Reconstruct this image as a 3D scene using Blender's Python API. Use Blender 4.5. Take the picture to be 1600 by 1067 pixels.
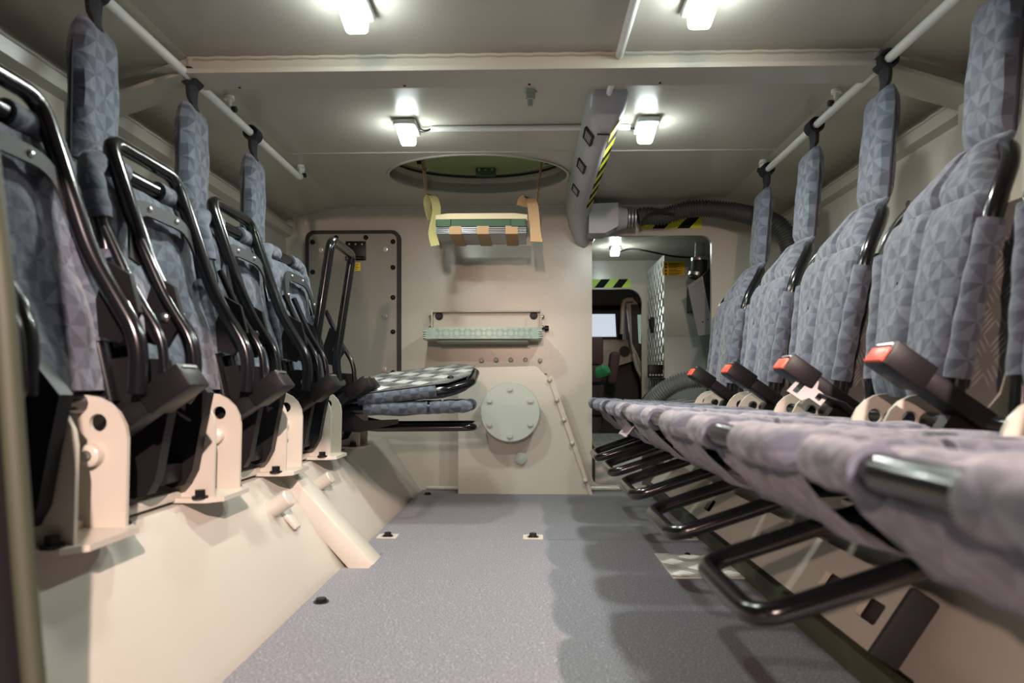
import bpy, bmesh, math, random
from mathutils import Vector, Matrix
random.seed(7)
PI = math.pi
C = bpy.context.scene.collection
SC = bpy.context.scene
for o in list(bpy.data.objects): bpy.data.objects.remove(o)

# ------------------------------------------------------------------ camera
YAW = math.radians(1.45); FPX = 1600*24/36; HOR = 605; CZ = 0.48
cam_d = bpy.data.cameras.new('camera'); cam = bpy.data.objects.new('camera', cam_d); C.objects.link(cam)
cam.location = (0, 0, CZ); cam.rotation_euler = (PI/2, 0, YAW)
cam_d.lens = 24; cam_d.sensor_width = 36; cam_d.shift_y = (HOR-533.5)/1600
cam_d.clip_start = 0.02
cam_d.dof.use_dof = True; cam_d.dof.focus_distance = 2.7; cam_d.dof.aperture_fstop = 3.6
SC.camera = cam
def P(px, py, Y):            # photo pixel -> point at depth Y
    xr = px-800
    dx = xr*math.cos(YAW)-FPX*math.sin(YAW); dy = FPX*math.cos(YAW)+xr*math.sin(YAW); t = Y/dy
    return Vector((dx*t, Y, CZ+(HOR-py)*t))

# ------------------------------------------------------------------ light
w = bpy.data.worlds.new('hall'); SC.world = w; w.use_nodes = True
w.node_tree.nodes['Background'].inputs[0].default_value = (0.80, 0.78, 0.80, 1)
w.node_tree.nodes['Background'].inputs[1].default_value = 0.06
SC.view_settings.view_transform = 'Standard'; SC.view_settings.look = 'None'
SC.view_settings.gamma = 1; SC.view_settings.exposure = -0.08
SC.view_settings.use_curve_mapping = False
def spot(name, loc, aim, watt, size, col, blend=0.1, rad=0.03):
    l = bpy.data.lights.new(name, 'SPOT'); l.energy = watt; l.spot_size = math.radians(size); l.spot_blend = blend
    l.color = col; l.shadow_soft_size = rad
    o = bpy.data.objects.new(name, l); C.objects.link(o); o.location = loc
    o.rotation_euler = (Vector(aim)-Vector(loc)).to_track_quat('-Z', 'Y').to_euler()
WARM = (1.0, 0.70, 0.60)
spot('hall_spot_right', (1.05, -2.4, 2.35), (-0.12, 1.05, 0.0), 1650, 31, (1.0, 0.76, 0.70), 0.35)
spot('hall_spot_left', (-1.25, -2.4, 1.22), (0.55, 0.95, 0.36), 400, 24, WARM, 0.5)
spot('hall_spot_low', (0.15, -2.6, 1.05), (-0.04, 3.2, 0.74), 110, 7.4, (1.0, 0.72, 0.58), 0.12)
spot('hall_spot_wide', (-0.2, -2.6, 1.25), (-0.1, 3.2, 0.78), 190, 27, (1.0, 0.68, 0.54), 0.4, 0.05)

# ------------------------------------------------------------------ materials
def mat(name, col, rough=0.5, metal=0.0, noise=0.0, nscale=30, bump=0.0, bscale=200, coat=0.0, emit=None, estr=0, spec=0.5):
    m = bpy.data.materials.new(name); m.use_nodes = True
    nt = m.node_tree; b = nt.nodes['Principled BSDF']
    b.inputs['Base Color'].default_value = (*col, 1); b.inputs['Roughness'].default_value = rough
    b.inputs['Metallic'].default_value = metal; b.inputs['Coat Weight'].default_value = coat
    b.inputs['Specular IOR Level'].default_value = spec
    tc = nt.nodes.new('ShaderNodeTexCoord')
    if noise:
        n = nt.nodes.new('ShaderNodeTexNoise'); n.inputs['Scale'].default_value = nscale; n.inputs['Detail'].default_value = 4
        nt.links.new(tc.outputs['Object'], n.inputs['Vector'])
        r = nt.nodes.new('ShaderNodeMix'); r.data_type = 'RGBA'
        r.inputs['A'].default_value = (*[c*(1-noise) for c in col], 1); r.inputs['B'].default_value = (*[min(1, c*(1+noise)) for c in col], 1)
        nt.links.new(n.outputs['Fac'], r.inputs['Factor']); nt.links.new(r.outputs['Result'], b.inputs['Base Color'])
    if bump:
        n = nt.nodes.new('ShaderNodeTexNoise'); n.inputs['Scale'].default_value = bscale; n.inputs['Detail'].default_value = 3
        nt.links.new(tc.outputs['Object'], n.inputs['Vector'])
        bp = nt.nodes.new('ShaderNodeBump'); bp.inputs['Strength'].default_value = bump; bp.inputs['Distance'].default_value = 0.002
        nt.links.new(n.outputs['Fac'], bp.inputs['Height']); nt.links.new(bp.outputs['Normal'], b.inputs['Normal'])
    if emit:
        b.inputs['Emission Color'].default_value = (*emit, 1); b.inputs['Emission Strength'].default_value = estr
    return m
M = {}
M['paint'] = mat('cream_paint', (0.475, 0.445, 0.38), 0.27, noise=0.03, nscale=6, bump=0.12, bscale=60)
M['paint_b'] = mat('bracket_paint', (0.50, 0.455, 0.38), 0.33, bump=0.08, bscale=80)
M['grey_paint'] = mat('grey_green_paint', (0.40, 0.44, 0.39), 0.38, noise=0.03, nscale=8)
M['panel'] = mat('taupe_panel', (0.26, 0.235, 0.195), 0.42, noise=0.05, nscale=7)
M['black'] = mat('black_enamel', (0.006, 0.006, 0.007), 0.2, coat=0.15)
M['plastic'] = mat('black_plastic', (0.008, 0.007, 0.008), 0.42, bump=0.1, bscale=400, spec=0.25)
M['rubber'] = mat('black_rubber', (0.02, 0.02, 0.02), 0.7)
M['webbing'] = mat('black_webbing', (0.018, 0.018, 0.022), 0.85, bump=0.5, bscale=500)
M['red'] = mat('red_button', (0.85, 0.09, 0.045), 0.4)
M['steel'] = mat('bright_steel', (0.62, 0.62, 0.60), 0.28, metal=1.0)
M['dull_steel'] = mat('dull_steel', (0.20, 0.195, 0.19), 0.5, metal=0.85)
M['alu'] = mat('tread_aluminium', (0.62, 0.62, 0.59), 0.36, metal=0.6, noise=0.08, nscale=12)
M['pinkpaper'] = mat('pale_paper', (0.62, 0.52, 0.54), 0.6)
M['bluepaper'] = mat('blue_print', (0.20, 0.30, 0.50), 0.6)
M['alu_dark'] = mat('reflection_dark_aluminium', (0.20, 0.205, 0.21), 0.42, metal=0.6, noise=0.1, nscale=10)  # darker copy of the tread aluminium: reflection contrast against the lugs put into colour
M['sheet'] = mat('pale_sheet_metal', (0.60, 0.61, 0.55), 0.35, metal=0.3)
M['duct'] = mat('grey_duct_plastic', (0.42, 0.42, 0.43), 0.4, noise=0.02)
M['hose'] = mat('dark_hose', (0.055, 0.055, 0.05), 0.5)
M['hose_grey'] = mat('grey_hose', (0.15, 0.165, 0.16), 0.5)
M['yellow'] = mat('yellow_label', (0.85, 0.58, 0.02), 0.5)
M['tape_y'] = mat('yellow_tape', (0.62, 0.62, 0.03), 0.45)
M['tape_g'] = mat('lime_tape', (0.42, 0.66, 0.05), 0.45)
M['tape_k'] = mat('black_tape', (0.01, 0.01, 0.01), 0.8, spec=0.15)
M['green'] = mat('green_lid_paint', (0.27, 0.33, 0.14), 0.4, noise=0.05)
M['dkgreen'] = mat('dark_green_cloth', (0.055, 0.10, 0.06), 0.8, bump=0.3)
M['tan'] = mat('tan_webbing', (0.43, 0.27, 0.14), 0.85, bump=0.5, bscale=600)
M['olive_web'] = mat('olive_webbing', (0.36, 0.32, 0.13), 0.85, bump=0.5, bscale=600)
M['cushion'] = mat('pale_cushion', (0.66, 0.55, 0.36), 0.8, bump=0.3)
M['olive'] = mat('olive_seal', (0.045, 0.05, 0.028), 0.6)
M['doorblk'] = mat('door_dark', (0.010, 0.007, 0.010), 0.6)
M['stepgrey'] = mat('step_grey_green', (0.40, 0.47, 0.40), 0.38)
M['cabseat'] = mat('maroon_seat_cloth', (0.085, 0.045, 0.055), 0.85, bump=0.3)
M['gcloth'] = mat('green_cloth', (0.05, 0.40, 0.16), 0.7)
M['darkcab'] = mat('dark_trim', (0.03, 0.025, 0.022), 0.6)
M['boxmetal'] = mat('grey_box_metal', (0.33, 0.34, 0.36), 0.35, metal=0.7)
M['lens'] = mat('lamp_lens', (0.9, 0.95, 0.95), 0.3, emit=(0.88, 1.0, 0.97), estr=60)
M['lampbody'] = mat('lamp_body', (0.62, 0.66, 0.64), 0.3)
M['hallglow'] = mat('lit_window_glass', (0.6, 0.68, 0.75), 0.15, emit=(0.78, 0.88, 1.0), estr=0.75)
M['greenglow'] = mat('lit_side_glass', (0.35, 0.5, 0.45), 0.15, emit=(0.42, 0.62, 0.52), estr=0.35)
M['white_conduit'] = mat('white_conduit', (0.85, 0.85, 0.81), 0.35)

def floor_mat():
    m = mat('anti_slip_floor', (0.12, 0.12, 0.13), 0.55)
    nt = m.node_tree; b = nt.nodes['Principled BSDF']; tc = nt.nodes.new('ShaderNodeTexCoord')
    n = nt.nodes.new('ShaderNodeTexNoise'); n.inputs['Scale'].default_value = 260; n.inputs['Detail'].default_value = 3
    nt.links.new(tc.outputs['Object'], n.inputs['Vector'])
    r = nt.nodes.new('ShaderNodeValToRGB'); e = r.color_ramp.elements
    e[0].position = 0.35; e[0].color = (0.105, 0.103, 0.115, 1); e[1].position = 0.66; e[1].color = (0.265, 0.26, 0.285, 1)
    nt.links.new(n.outputs['Fac'], r.inputs['Fac'])
    v = nt.nodes.new('ShaderNodeTexVoronoi'); v.inputs['Scale'].default_value = 110
    nt.links.new(tc.outputs['Object'], v.inputs['Vector'])
    lt = nt.nodes.new('ShaderNodeMath'); lt.operation = 'LESS_THAN'; lt.inputs[1].default_value = 0.13
    nt.links.new(v.outputs['Distance'], lt.inputs[0])
    mx = nt.nodes.new('ShaderNodeMix'); mx.data_type = 'RGBA'; mx.inputs['B'].default_value = (0.52, 0.52, 0.54, 1)
    nt.links.new(lt.outputs[0], mx.inputs['Factor']); nt.links.new(r.outputs['Color'], mx.inputs['A'])
    nt.links.new(mx.outputs['Result'], b.inputs['Base Color'])
    bp = nt.nodes.new('ShaderNodeBump'); bp.inputs['Strength'].default_value = 0.4; bp.inputs['Distance'].default_value = 0.001
    nt.links.new(n.outputs['Fac'], bp.inputs['Height']); nt.links.new(bp.outputs['Normal'], b.inputs['Normal'])
    return m
M['floor'] = floor_mat()

def fabric_mat():
    m = mat('triangle_print_fabric', (0.2, 0.2, 0.22), 0.82)
    nt = m.node_tree; b = nt.nodes['Principled BSDF']; L = nt.links
    def math_(op, a, bb=None):
        n = nt.nodes.new('ShaderNodeMath'); n.operation = op
        for i, x in enumerate((a, bb)):
            if x is None: continue
            if isinstance(x, (int, float)): n.inputs[i].default_value = x
            else: L.new(x, n.inputs[i])
        return n.outputs[0]
    uv = nt.nodes.new('ShaderNodeUVMap'); uv.uv_map = 'UVMap'
    s = nt.nodes.new('ShaderNodeSeparateXYZ'); L.new(uv.outputs[0], s.inputs[0])
    k = 1/0.062
    u = math_('ADD', math_('MULTIPLY', s.outputs[0], k), 40.0); v = math_('ADD', math_('MULTIPLY', s.outputs[1], k*0.92), 40.0)
    fu = math_('FRACT', u); fv = math_('FRACT', v); cu = math_('FLOOR', u); cv = math_('FLOOR', v)
    a = math_('GREATER_THAN', fu, fv); bb = math_('GREATER_THAN', math_('ADD', fu, fv), 1.0)
    x = math_('ABSOLUTE', math_('SUBTRACT', a, bb))                     # xor: pinwheels of eight triangles
    hu = math_('GREATER_THAN', fu, 0.5); hv = math_('GREATER_THAN', fv, 0.5)
    x = math_('ABSOLUTE', math_('SUBTRACT', x, math_('ABSOLUTE', math_('SUBTRACT', hu, hv))))
    ck = math_('MODULO', math_('ABSOLUTE', math_('ADD', cu, cv)), 2.0)
    sh = math_('ADD', math_('MULTIPLY', x, 0.62), math_('MULTIPLY', a, 0.2))
    sh = math_('ADD', sh, math_('MULTIPLY', ck, 0.13))
    r = nt.nodes.new('ShaderNodeValToRGB'); e = r.color_ramp.elements
    e[0].position = 0.0; e[0].color = (0.045, 0.054, 0.076, 1); e[1].position = 1.0; e[1].color = (0.115, 0.129, 0.166, 1)
    L.new(sh, r.inputs['Fac']); L.new(r.outputs['Color'], b.inputs['Base Color'])
    tc = nt.nodes.new('ShaderNodeTexCoord')
    n1 = nt.nodes.new('ShaderNodeTexNoise'); n1.inputs['Scale'].default_value = 28; L.new(tc.outputs['Object'], n1.inputs['Vector'])
    n2 = nt.nodes.new('ShaderNodeTexNoise'); n2.inputs['Scale'].default_value = 700; L.new(tc.outputs['Object'], n2.inputs['Vector'])
    hsum = math_('ADD', math_('MULTIPLY', n1.outputs['Fac'], 3.0), math_('MULTIPLY', n2.outputs['Fac'], 0.25))
    bp = nt.nodes.new('ShaderNodeBump'); bp.inputs['Strength'].default_value = 0.55; bp.inputs['Distance'].default_value = 0.004
    L.new(hsum, bp.inputs['Height']); L.new(bp.outputs['Normal'], b.inputs['Normal'])
    b.inputs['Sheen Weight'].default_value = 0.25
    return m
M['fabric'] = fabric_mat()

# ------------------------------------------------------------------ mesh helpers
def V(*a): return Vector(a)
class MB:
    def __init__(s): s.v = []; s.f = []; s.uv = []
    def add(s, vs, fs, uv=None):
        o = len(s.v); s.v += [tuple(x) for x in vs]; s.f += [[i+o for i in f] for f in fs]
        s.uv += uv if uv else [(p[1], p[2]) for p in vs]
        return s
    def frombm(s, bm, T=None):
        if T: bm.transform(T)
        bm.verts.index_update()
        s.add([v.co.copy() for v in bm.verts], [[v.index for v in f.verts] for f in bm.faces]); bm.free(); return s
    def box(s, c, d, R=None, b=0.0, seg=2):
        bm = bmesh.new(); bmesh.ops.create_cube(bm, size=1); bmesh.ops.scale(bm, vec=d, verts=bm.verts)
        if b: bmesh.ops.bevel(bm, geom=bm.edges[:], offset=b, segments=seg, profile=0.5, affect='EDGES')
        T = Matrix.Translation(c)
        if R: T = T @ R.to_4x4()
        return s.frombm(bm, T)
    def bx(s, x0, x1, y0, y1, z0, z1, b=0.0): return s.box(((x0+x1)/2, (y0+y1)/2, (z0+z1)/2), (abs(x1-x0), abs(y1-y0), abs(z1-z0)), None, b)
    def prism(s, poly, axis, a0, a1, holes=(), bev=0.0):
        bm = bmesh.new(); edges = []
        for lp in [poly]+list(holes):
            vs = [bm.verts.new((p[0], p[1], 0)) for p in lp]
            edges += [bm.edges.new((vs[i], vs[(i+1) % len(vs)])) for i in range(len(vs))]
        if holes: bmesh.ops.triangle_fill(bm, use_beauty=True, use_dissolve=False, edges=edges)
        else: bmesh.ops.contextual_create(bm, geom=edges)
        bmesh.ops.recalc_face_normals(bm, faces=bm.faces)
        g = bmesh.ops.extrude_face_region(bm, geom=bm.faces[:])
        for e in g['geom']:
            if isinstance(e, bmesh.types.BMVert): e.co.z = 1
        bmesh.ops.recalc_face_normals(bm, faces=bm.faces)
        for v in bm.verts:
            u, w_, t = v.co; a = a0+(a1-a0)*t
            v.co = {'X': (a, u, w_), 'Y': (u, a, w_), 'Z': (u, w_, a)}[axis]
        bmesh.ops.recalc_face_normals(bm, faces=bm.faces)
        return s.frombm(bm)
    def tube(s, pts, r, n=12, closed=False, caps=True, flat=1.0, up=None):
        pts = [Vector(p) for p in pts]; N = len(pts); rs = r if isinstance(r, (list, tuple)) else [r]*N
        T = []
        for i in range(N):
            if closed: d = pts[(i+1) % N]-pts[i-1]
            else: d = pts[min(i+1, N-1)]-pts[max(i-1, 0)]
            T.append(d.normalized())
        nrm = Vector(up) if up else (Vector((0, 0, 1)) if abs(T[0].z) < 0.9 else Vector((1, 0, 0)))
        nrm = (nrm-T[0]*nrm.dot(T[0])).normalized(); vs = []; uv = []; L = 0
        for i in range(N):
            if i: L += (pts[i]-pts[i-1]).length
            nrm = (nrm-T[i]*nrm.dot(T[i])).normalized(); bi = T[i].cross(nrm)
            for k in range(n):
                a = 2*PI*k/n
                vs.append(pts[i]+(nrm*math.cos(a)*flat+bi*math.sin(a))*rs[i]); uv.append((L, rs[i]*abs(a-PI)))
        fs = []
        for i in range(N if closed else N-1):
            j = (i+1) % N
            for k in range(n): fs.append([i*n+k, i*n+(k+1) % n, j*n+(k+1) % n, j*n+k])
        if caps and not closed: fs += [list(range(n))[::-1], [(N-1)*n+k for k in range(n)]]
        return s.add(vs, fs, uv)
    def cyl(s, p0, p1, r0, r1=None, n=16): return s.tube([p0, p1], [r0, r1 if r1 is not None else r0], n)
    def strip(s, pts, wid, th, side):
        """flat webbing along pts; side = width direction(s)"""
        pts = [Vector(p) for p in pts]; N = len(pts); vs = []; uv = []
        sd = side if isinstance(side, list) else [side]*N
        for i in range(N):
            d = (pts[min(i+1, N-1)]-pts[max(i-1, 0)]).normalized(); a = Vector(sd[i]); a = (a-d*a.dot(d)).normalized(); nn = d.cross(a)
            for (q, p) in ((-1, -1), (1, -1), (1, 1), (-1, 1)): vs.append(pts[i]+a*q*wid/2+nn*p*th/2)
        fs = [[0, 1, 2, 3], [4*(N-1)+3, 4*(N-1)+2, 4*(N-1)+1, 4*(N-1)]]
        for i in range(N-1):
            for k in range(4): fs.append([4*i+k, 4*i+4+k, 4*i+4+(k+1) % 4, 4*i+(k+1) % 4])
        return s.add(vs, fs)
    def pillow(s, spine, hw, th, ns=18, chan=(), cg=0.35, wr=0.0, sag=0.0, seams=(), back=0.5, seed=1, skip=None):
        """padded cloth panel: spine (x,z) points bottom to top, hw half width per point, thickness; faces +x side of the spine"""
        rnd = random.Random(seed); ph = [rnd.uniform(0, 6.28) for _ in range(8)]
        N = len(spine); vs = []; uv = []; L = 0
        for i in range(N):
            p = Vector(spine[i]); a = Vector(spine[max(i-1, 0)]); b = Vector(spine[min(i+1, N-1)])
            t = (b-a).normalized(); nn = Vector((t.y, -t.x))
            if i: L += (Vector(spine[i])-Vector(spine[i-1])).length
            tt = i/(N-1); et = min(1, (min(tt, 1-tt)*9+0.15))**0.5
            for side in (1, -1):
                for k in range(ns+1):
                    q = -1+2*k/ns
                    e = (1-abs(q)**6)**0.5*et if abs(q) < 1 else 0
                    y = q*hw[i]
                    h = th*e*(1 if side > 0 else -back)
                    if side > 0:
                        for c in chan:
                            h -= th*cg*math.exp(-((q-c)/0.045)**2)*e
                        for sm in seams: h -= th*0.4*math.exp(-((tt-sm)/0.02)**2)*e
                    h += wr*(math.sin(7*q+ph[0]+9*tt)+math.sin(13*tt+ph[1]-4*q)+0.6*math.sin(21*q*tt+ph[2]))*e
                    h -= sag*(1-q*q)*(1-(2*tt-1)**2)
                    vs.append((p.x+nn.x*h, y, p.y+nn.y*h)); uv.append((y, L))
        w_ = ns+1; row = 2*w_; fs = []
        for i in range(N-1):
            for k in range(ns):
                a = i*row+k; fs.append([a, a+1, a+row+1, a+row])
                a = i*row+w_+k; fs.append([a, a+row, a+row+1, a+1])
            a = i*row
            fs.append([a, a+row, a+row+w_, a+w_]); a = i*row+ns; fs.append([a, a+w_, a+row+w_, a+row])
        for k in range(ns):
            fs.append([k, w_+k, w_+k+1, k+1]); a = (N-1)*row+k; fs.append([a, a+1, a+w_+1, a+w_])
        return s.add(vs, fs, uv)
    def lugs(s, nu, nv, pitch, h, T, keep=None):
        """raised tread bars in alternating groups on the z=0 plane, transformed by T"""
        for i in range(nu):
            for j in range(nv):
                cx = (i+0.5)*pitch; cy = (j+0.5)*pitch
                if keep and not keep(cx, cy): continue
                an = PI/4 if (i+j) % 2 else -PI/4
                d = Vector((math.cos(an), math.sin(an), 0)); e = Vector((-d.y, d.x, 0))
                for k in (-1.5, -0.5, 0.5, 1.5):
                    c = Vector((cx, cy, 0))+e*k*pitch*0.23
                    l = d*pitch*0.44; q = e*pitch*0.045; t = Vector((0, 0, h))
                    vs = [c-l, c-q, c+l, c+q, c-l*0.4+t, c+l*0.4+t]
                    s.add([T @ p for p in vs], [[0, 1, 4], [1, 2, 5], [1, 5, 4], [2, 3, 5], [3, 0, 4], [3, 4, 5]])
        return s
    def build(s, name, m, parent=None, ang=38):
        me = bpy.data.meshes.new(name); me.from_pydata(s.v, [], s.f); me.update()
        ul = me.uv_layers.new(name='UVMap')
        for l in me.loops: ul.data[l.index].uv = s.uv[l.vertex_index]
        bm = bmesh.new(); bm.from_mesh(me); bmesh.ops.recalc_face_normals(bm, faces=bm.faces); bm.to_mesh(me); bm.free()
        for p in me.polygons: p.use_smooth = True
        me.set_sharp_from_angle(angle=math.radians(ang))
        me.materials.append(M[m] if isinstance(m, str) else m)
        o = bpy.data.objects.new(name, me); C.objects.link(o)
        if parent: o.parent = parent
        return o
def fillet(pts, r, k=5, closed=False):
    pts = [Vector(p) for p in pts]; out = []; N = len(pts)
    for i in range(N):
        if not closed and i in (0, N-1): out.append(pts[i]); continue
        a, b, c = pts[i-1], pts[i], pts[(i+1) % N]
        d0 = a-b; d1 = c-b; q = min(r, d0.length*0.48, d1.length*0.48)
        p0 = b+d0.normalized()*q; p2 = b+d1.normalized()*q
        for j in range(k+1):
            t = j/k; out.append(p0*(1-t)**2+b*2*t*(1-t)+p2*t*t)
    return out
def lerp(a, b, n): return [tuple(Vector(a).lerp(Vector(b), i/(n-1))) for i in range(n)]
def resample(pts, n):
    pts = [Vector(p) for p in pts]; L = [0]
    for i in range(1, len(pts)): L.append(L[-1]+(pts[i]-pts[i-1]).length)
    out = []
    for k in range(n):
        d = L[-1]*k/(n-1); i = 1
        while i < len(pts)-1 and L[i] < d: i += 1
        out.append(pts[i-1].lerp(pts[i], (d-L[i-1])/max(1e-9, L[i]-L[i-1])))
    return out
def smooth_path(pts, n=60):
    pts = [Vector(p) for p in pts]; q = [pts[0]*2-pts[1]]+pts+[pts[-1]*2-pts[-2]]; out = []
    for i in range(1, len(q)-2):
        for j in range(12):
            t = j/12; a, b, c, d = q[i-1], q[i], q[i+1], q[i+2]
            out.append(0.5*((2*b)+(c-a)*t+(2*a-5*b+4*c-d)*t*t+(3*b-a-3*c+d)*t**3))
    out.append(pts[-1]); return resample(out, n)
def rrect(x0, x1, y0, y1, r, k=5):
    out = []
    for cx, cy, a0 in ((x1-r, y1-r, 0), (x0+r, y1-r, 90), (x0+r, y0+r, 180), (x1-r, y0+r, 270)):
        for j in range(k+1):
            a = math.radians(a0+90*j/k); out.append((cx+r*math.cos(a), cy+r*math.sin(a)))
    return out
def circ(cx, cy, r, n=24, ry=None): return [(cx+r*math.cos(2*PI*i/n), cy+(ry or r)*math.sin(2*PI*i/n)) for i in range(n)]
def tag(o, label=None, cat=None, group=None, kind=None):
    if label: o['label'] = label
    if cat: o['category'] = cat
    if group: o['group'] = group
    if kind: o['kind'] = kind
    return o
def empty(name, loc=(0, 0, 0), rz=0):
    o = bpy.data.objects.new(name, None); C.objects.link(o); o.location = loc; o.rotation_euler = (0, 0, rz); o.empty_display_size = 0.05
    return o
def struct(mb, name, m, parent=None, **k):
    o = mb.build(name, m, parent)
    if not parent: o['kind'] = 'structure'
    return o
def copy_tree(o, parent=None):
    c = o.copy(); C.objects.link(c); c.parent = parent
    for ch in list(o.children): copy_tree(ch, c)
    return c
def hexbolt(p, d, r, h):
    """bolt with washer along direction d"""
    p = Vector(p); d = Vector(d).normalized(); m = MB()
    m.tube([p-d*0.001, p+d*h*0.25], r*1.45, 14); m.tube([p+d*h*0.2, p+d*h], r, 6); return m
def domebolt(p, d, r, h, n=12):
    p = Vector(p); d = Vector(d).normalized()
    return MB().tube([p-d*0.001, p+d*h*0.45, p+d*h*0.8, p+d*h], [r, r*0.96, r*0.7, r*0.25], n)

# ================================================================== SETTING
ZC = 1.33; YB = 3.2; XW = 1.15
# floor: steel base, two anti-slip panels on it
fl = struct(MB().bx(-0.60, 0.66, -0.6, YB, -0.05, -0.012), 'floor', 'paint')
fp = MB().prism([(-0.50, 2.155), (0.54, 2.155), (0.54, 3.185), (-0.50, 3.185)], 'Z', -0.012, 0.0); fp.build('floor_panel', 'floor', fl)
fp = MB().prism([(-0.50, -0.6), (0.54, -0.6), (0.54, 2.152), (-0.50, 2.152), (-0.50, 1.97), (-0.425, 1.97), (-0.425, 1.80), (-0.50, 1.80)], 'Z', -0.012, 0.0)
fp.build('floor_panel', 'floor', fl)
for x in (-0.455, 0.012, 0.50):
    pk = MB().prism(rrect(x-0.032, x+0.032, 2.155, 2.215, 0.006), 'Z', -0.002, 0.0025, [rrect(x-0.02, x+0.02, 2.167, 2.203, 0.004)]).build('bolt_pocket', 'paint_b', fl)
    hexbolt((x, 2.185, 0.002), (0, 0, 1), 0.011, 0.012).build('bolt', 'plastic', pk)
for x, y in ((-0.465, 1.515), (-0.455, 3.05), (0.505, 3.05)): hexbolt((x, y, 0), (0, 0, 1), 0.012, 0.009).build('bolt', 'plastic', fl)
# ragged weld lip along the foot of the bulkhead
MB().tube([(-0.48+0.98*i/20, 3.175-0.02*math.sin(PI*i/20), 0.012) for i in range(21)], 0.009, 8).build('weld_lip', 'paint', fl)

# side walls (hull): slope, shelf, wall, upper slope
def side(sx, xf, xs, name):
    pr = [(xf, -0.02), (xs, 0.25), (XW, 0.28), (XW, 1.27), (0.88, ZC), (0.88, ZC+0.04), (XW+0.04, 1.31), (XW+0.04, 0.24), (xs+0.02, 0.20), (xf+0.05, -0.05), (xf, -0.05)]
    return struct(MB().prism([(sx*a, b) for a, b in pr], 'Y', -0.15, YB), name, 'paint')
wl = side(-1, 0.50, 0.68, 'wall_left'); wr_ = side(1, 0.63, 0.745, 'wall_right')
for sx, wall in ((-1, wl), (1, wr_)):
    for y0, y1 in ((-0.15, 1.66), (1.78, YB-0.01)):
        m = MB(); m.prism([(sx*(XW), 1.185), (sx*(XW-0.028), 1.195), (sx*(XW-0.035), 1.225), (sx*(XW), 1.235)], 'Y', y0, y1)
        m.build('ledge_strip', 'paint', wall)
        MB().tube([(sx*(XW-0.03), y0+(y1-y0)*i/40, 1.232+0.0015*math.sin(i*2.1)) for i in range(41)], 0.006, 6).build('weld_bead', 'paint', wall)
    MB().prism([(sx*XW, 0.35), (sx*(XW-0.05), 0.35), (sx*(XW-0.05), 1.22), (sx*XW, 1.26)], 'Y', 1.66, 1.78).build('rib', 'paint', wall)
for y, z in ((2.05, 1.02), (1.45, 1.0), (1.05, 0.62)):
    hexbolt((XW, y, z), (-1, 0, 0), 0.014, 0.03).build('bolt', 'steel', wr_)

# ceiling with hatch opening
HX, HY, HA, HB = -0.205, 2.735, 0.355, 0.250
hole = circ(HX, HY, HA, 48, HB)
ce = struct(MB().prism([(-0.88, -0.15), (0.88, -0.15), (0.88, YB), (-0.88, YB)], 'Z', ZC, ZC+0.04, [hole]), 'ceiling', 'paint')
col = MB()
for i in range(48):
    a, b = hole[i], hole[(i+1) % 48]
    k = 1.03
    def q(p, s): return (HX+(p[0]-HX)*s, HY+(p[1]-HY)*s)
    col.add([(*a, ZC-0.006), (*b, ZC-0.006), (*b, ZC+0.13), (*a, ZC+0.13), (*q(a, k), ZC-0.006), (*q(b, k), ZC-0.006), (*q(b, k), ZC+0.13), (*q(a, k), ZC+0.13)],
            [[0, 1, 2, 3], [7, 6, 5, 4], [0, 4, 5, 1], [3, 2, 6, 7]])
col.build('hatch_collar', 'paint', ce)
MB().tube([(-0.88+1.76*i/60, 2.46+0.001*math.sin(i*1.7), ZC) for i in range(61)], 0.0035, 6).build('weld_seam', 'paint', ce)
MB().tube([(-0.86+1.7*i/60, YB-0.004, ZC-0.002+0.001*math.sin(i*1.9)) for i in range(61)], 0.006, 6).build('weld_seam', 'paint', ce)

# transverse roof beam
m = MB()
for x0, x1, z0, z1 in ((-0.88, 0.88, ZC, ZC),):
    m.prism([(-XW, 1.245), (-0.88, ZC), (0.88, ZC), (XW, 1.245), (XW, 1.19), (0.87, 1.278), (-0.87, 1.278), (-XW, 1.19)], 'Y', 1.74, 1.765)
tr = struct(m, 'trim_1', 'paint')
m = MB().prism([(-XW, 1.185), (-0.87, 1.272), (0.87, 1.272), (XW, 1.185), (XW, 1.195), (0.87, 1.284), (-0.87, 1.284), (-XW, 1.195)], 'Y', 1.70, 1.80); m.build('beam_flange', 'paint', tr)
for sx in (-1, 1):
    MB().bx(sx*0.873-0.004, sx*0.873+0.004, 1.735, 1.74, 1.275, ZC).build('weld_bead', 'paint', tr)
MB().tube([(-0.88+1.76*i/70, 1.738, ZC-0.003+0.0015*math.sin(i*2.3)) for i in range(71)], 0.005, 6).build('weld_bead', 'paint', tr)

# bulkhead with rounded doorway
dx0 = P(925, 500, YB).x; dx1 = P(1112, 500, YB).x; dz1 = P(1000, 368, YB).z
hole = rrect(dx0, dx1, 0.02, dz1, 0.045)
wb = struct(MB().prism([(-XW, -0.03), (XW, -0.03), (XW, 1.27), (0.88, ZC), (-0.88, ZC), (-XW, 1.27)], 'Y', YB, YB+0.025, [hole]), 'wall_back', 'paint')

# left rear door jamb right next to the camera: dark door edge with olive seal
jq = [P(x, y, 0.60) for x, y in ((-95, -560), (-30, -60), (5, 220), (33, 450), (66, 900), (86, 1120))]
jm = MB().prism([(p.x-0.014, p.z) for p in jq]+[(-0.85, jq[-1].z), (-0.85, jq[0].z)], 'Y', 0.40, 0.592)
jo = struct(jm, 'door_1', 'doorblk')
MB().tube(resample([(p.x-0.009, 0.59, p.z) for p in jq], 30), 0.0095, 10).build('door_seal', 'olive', jo)

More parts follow.
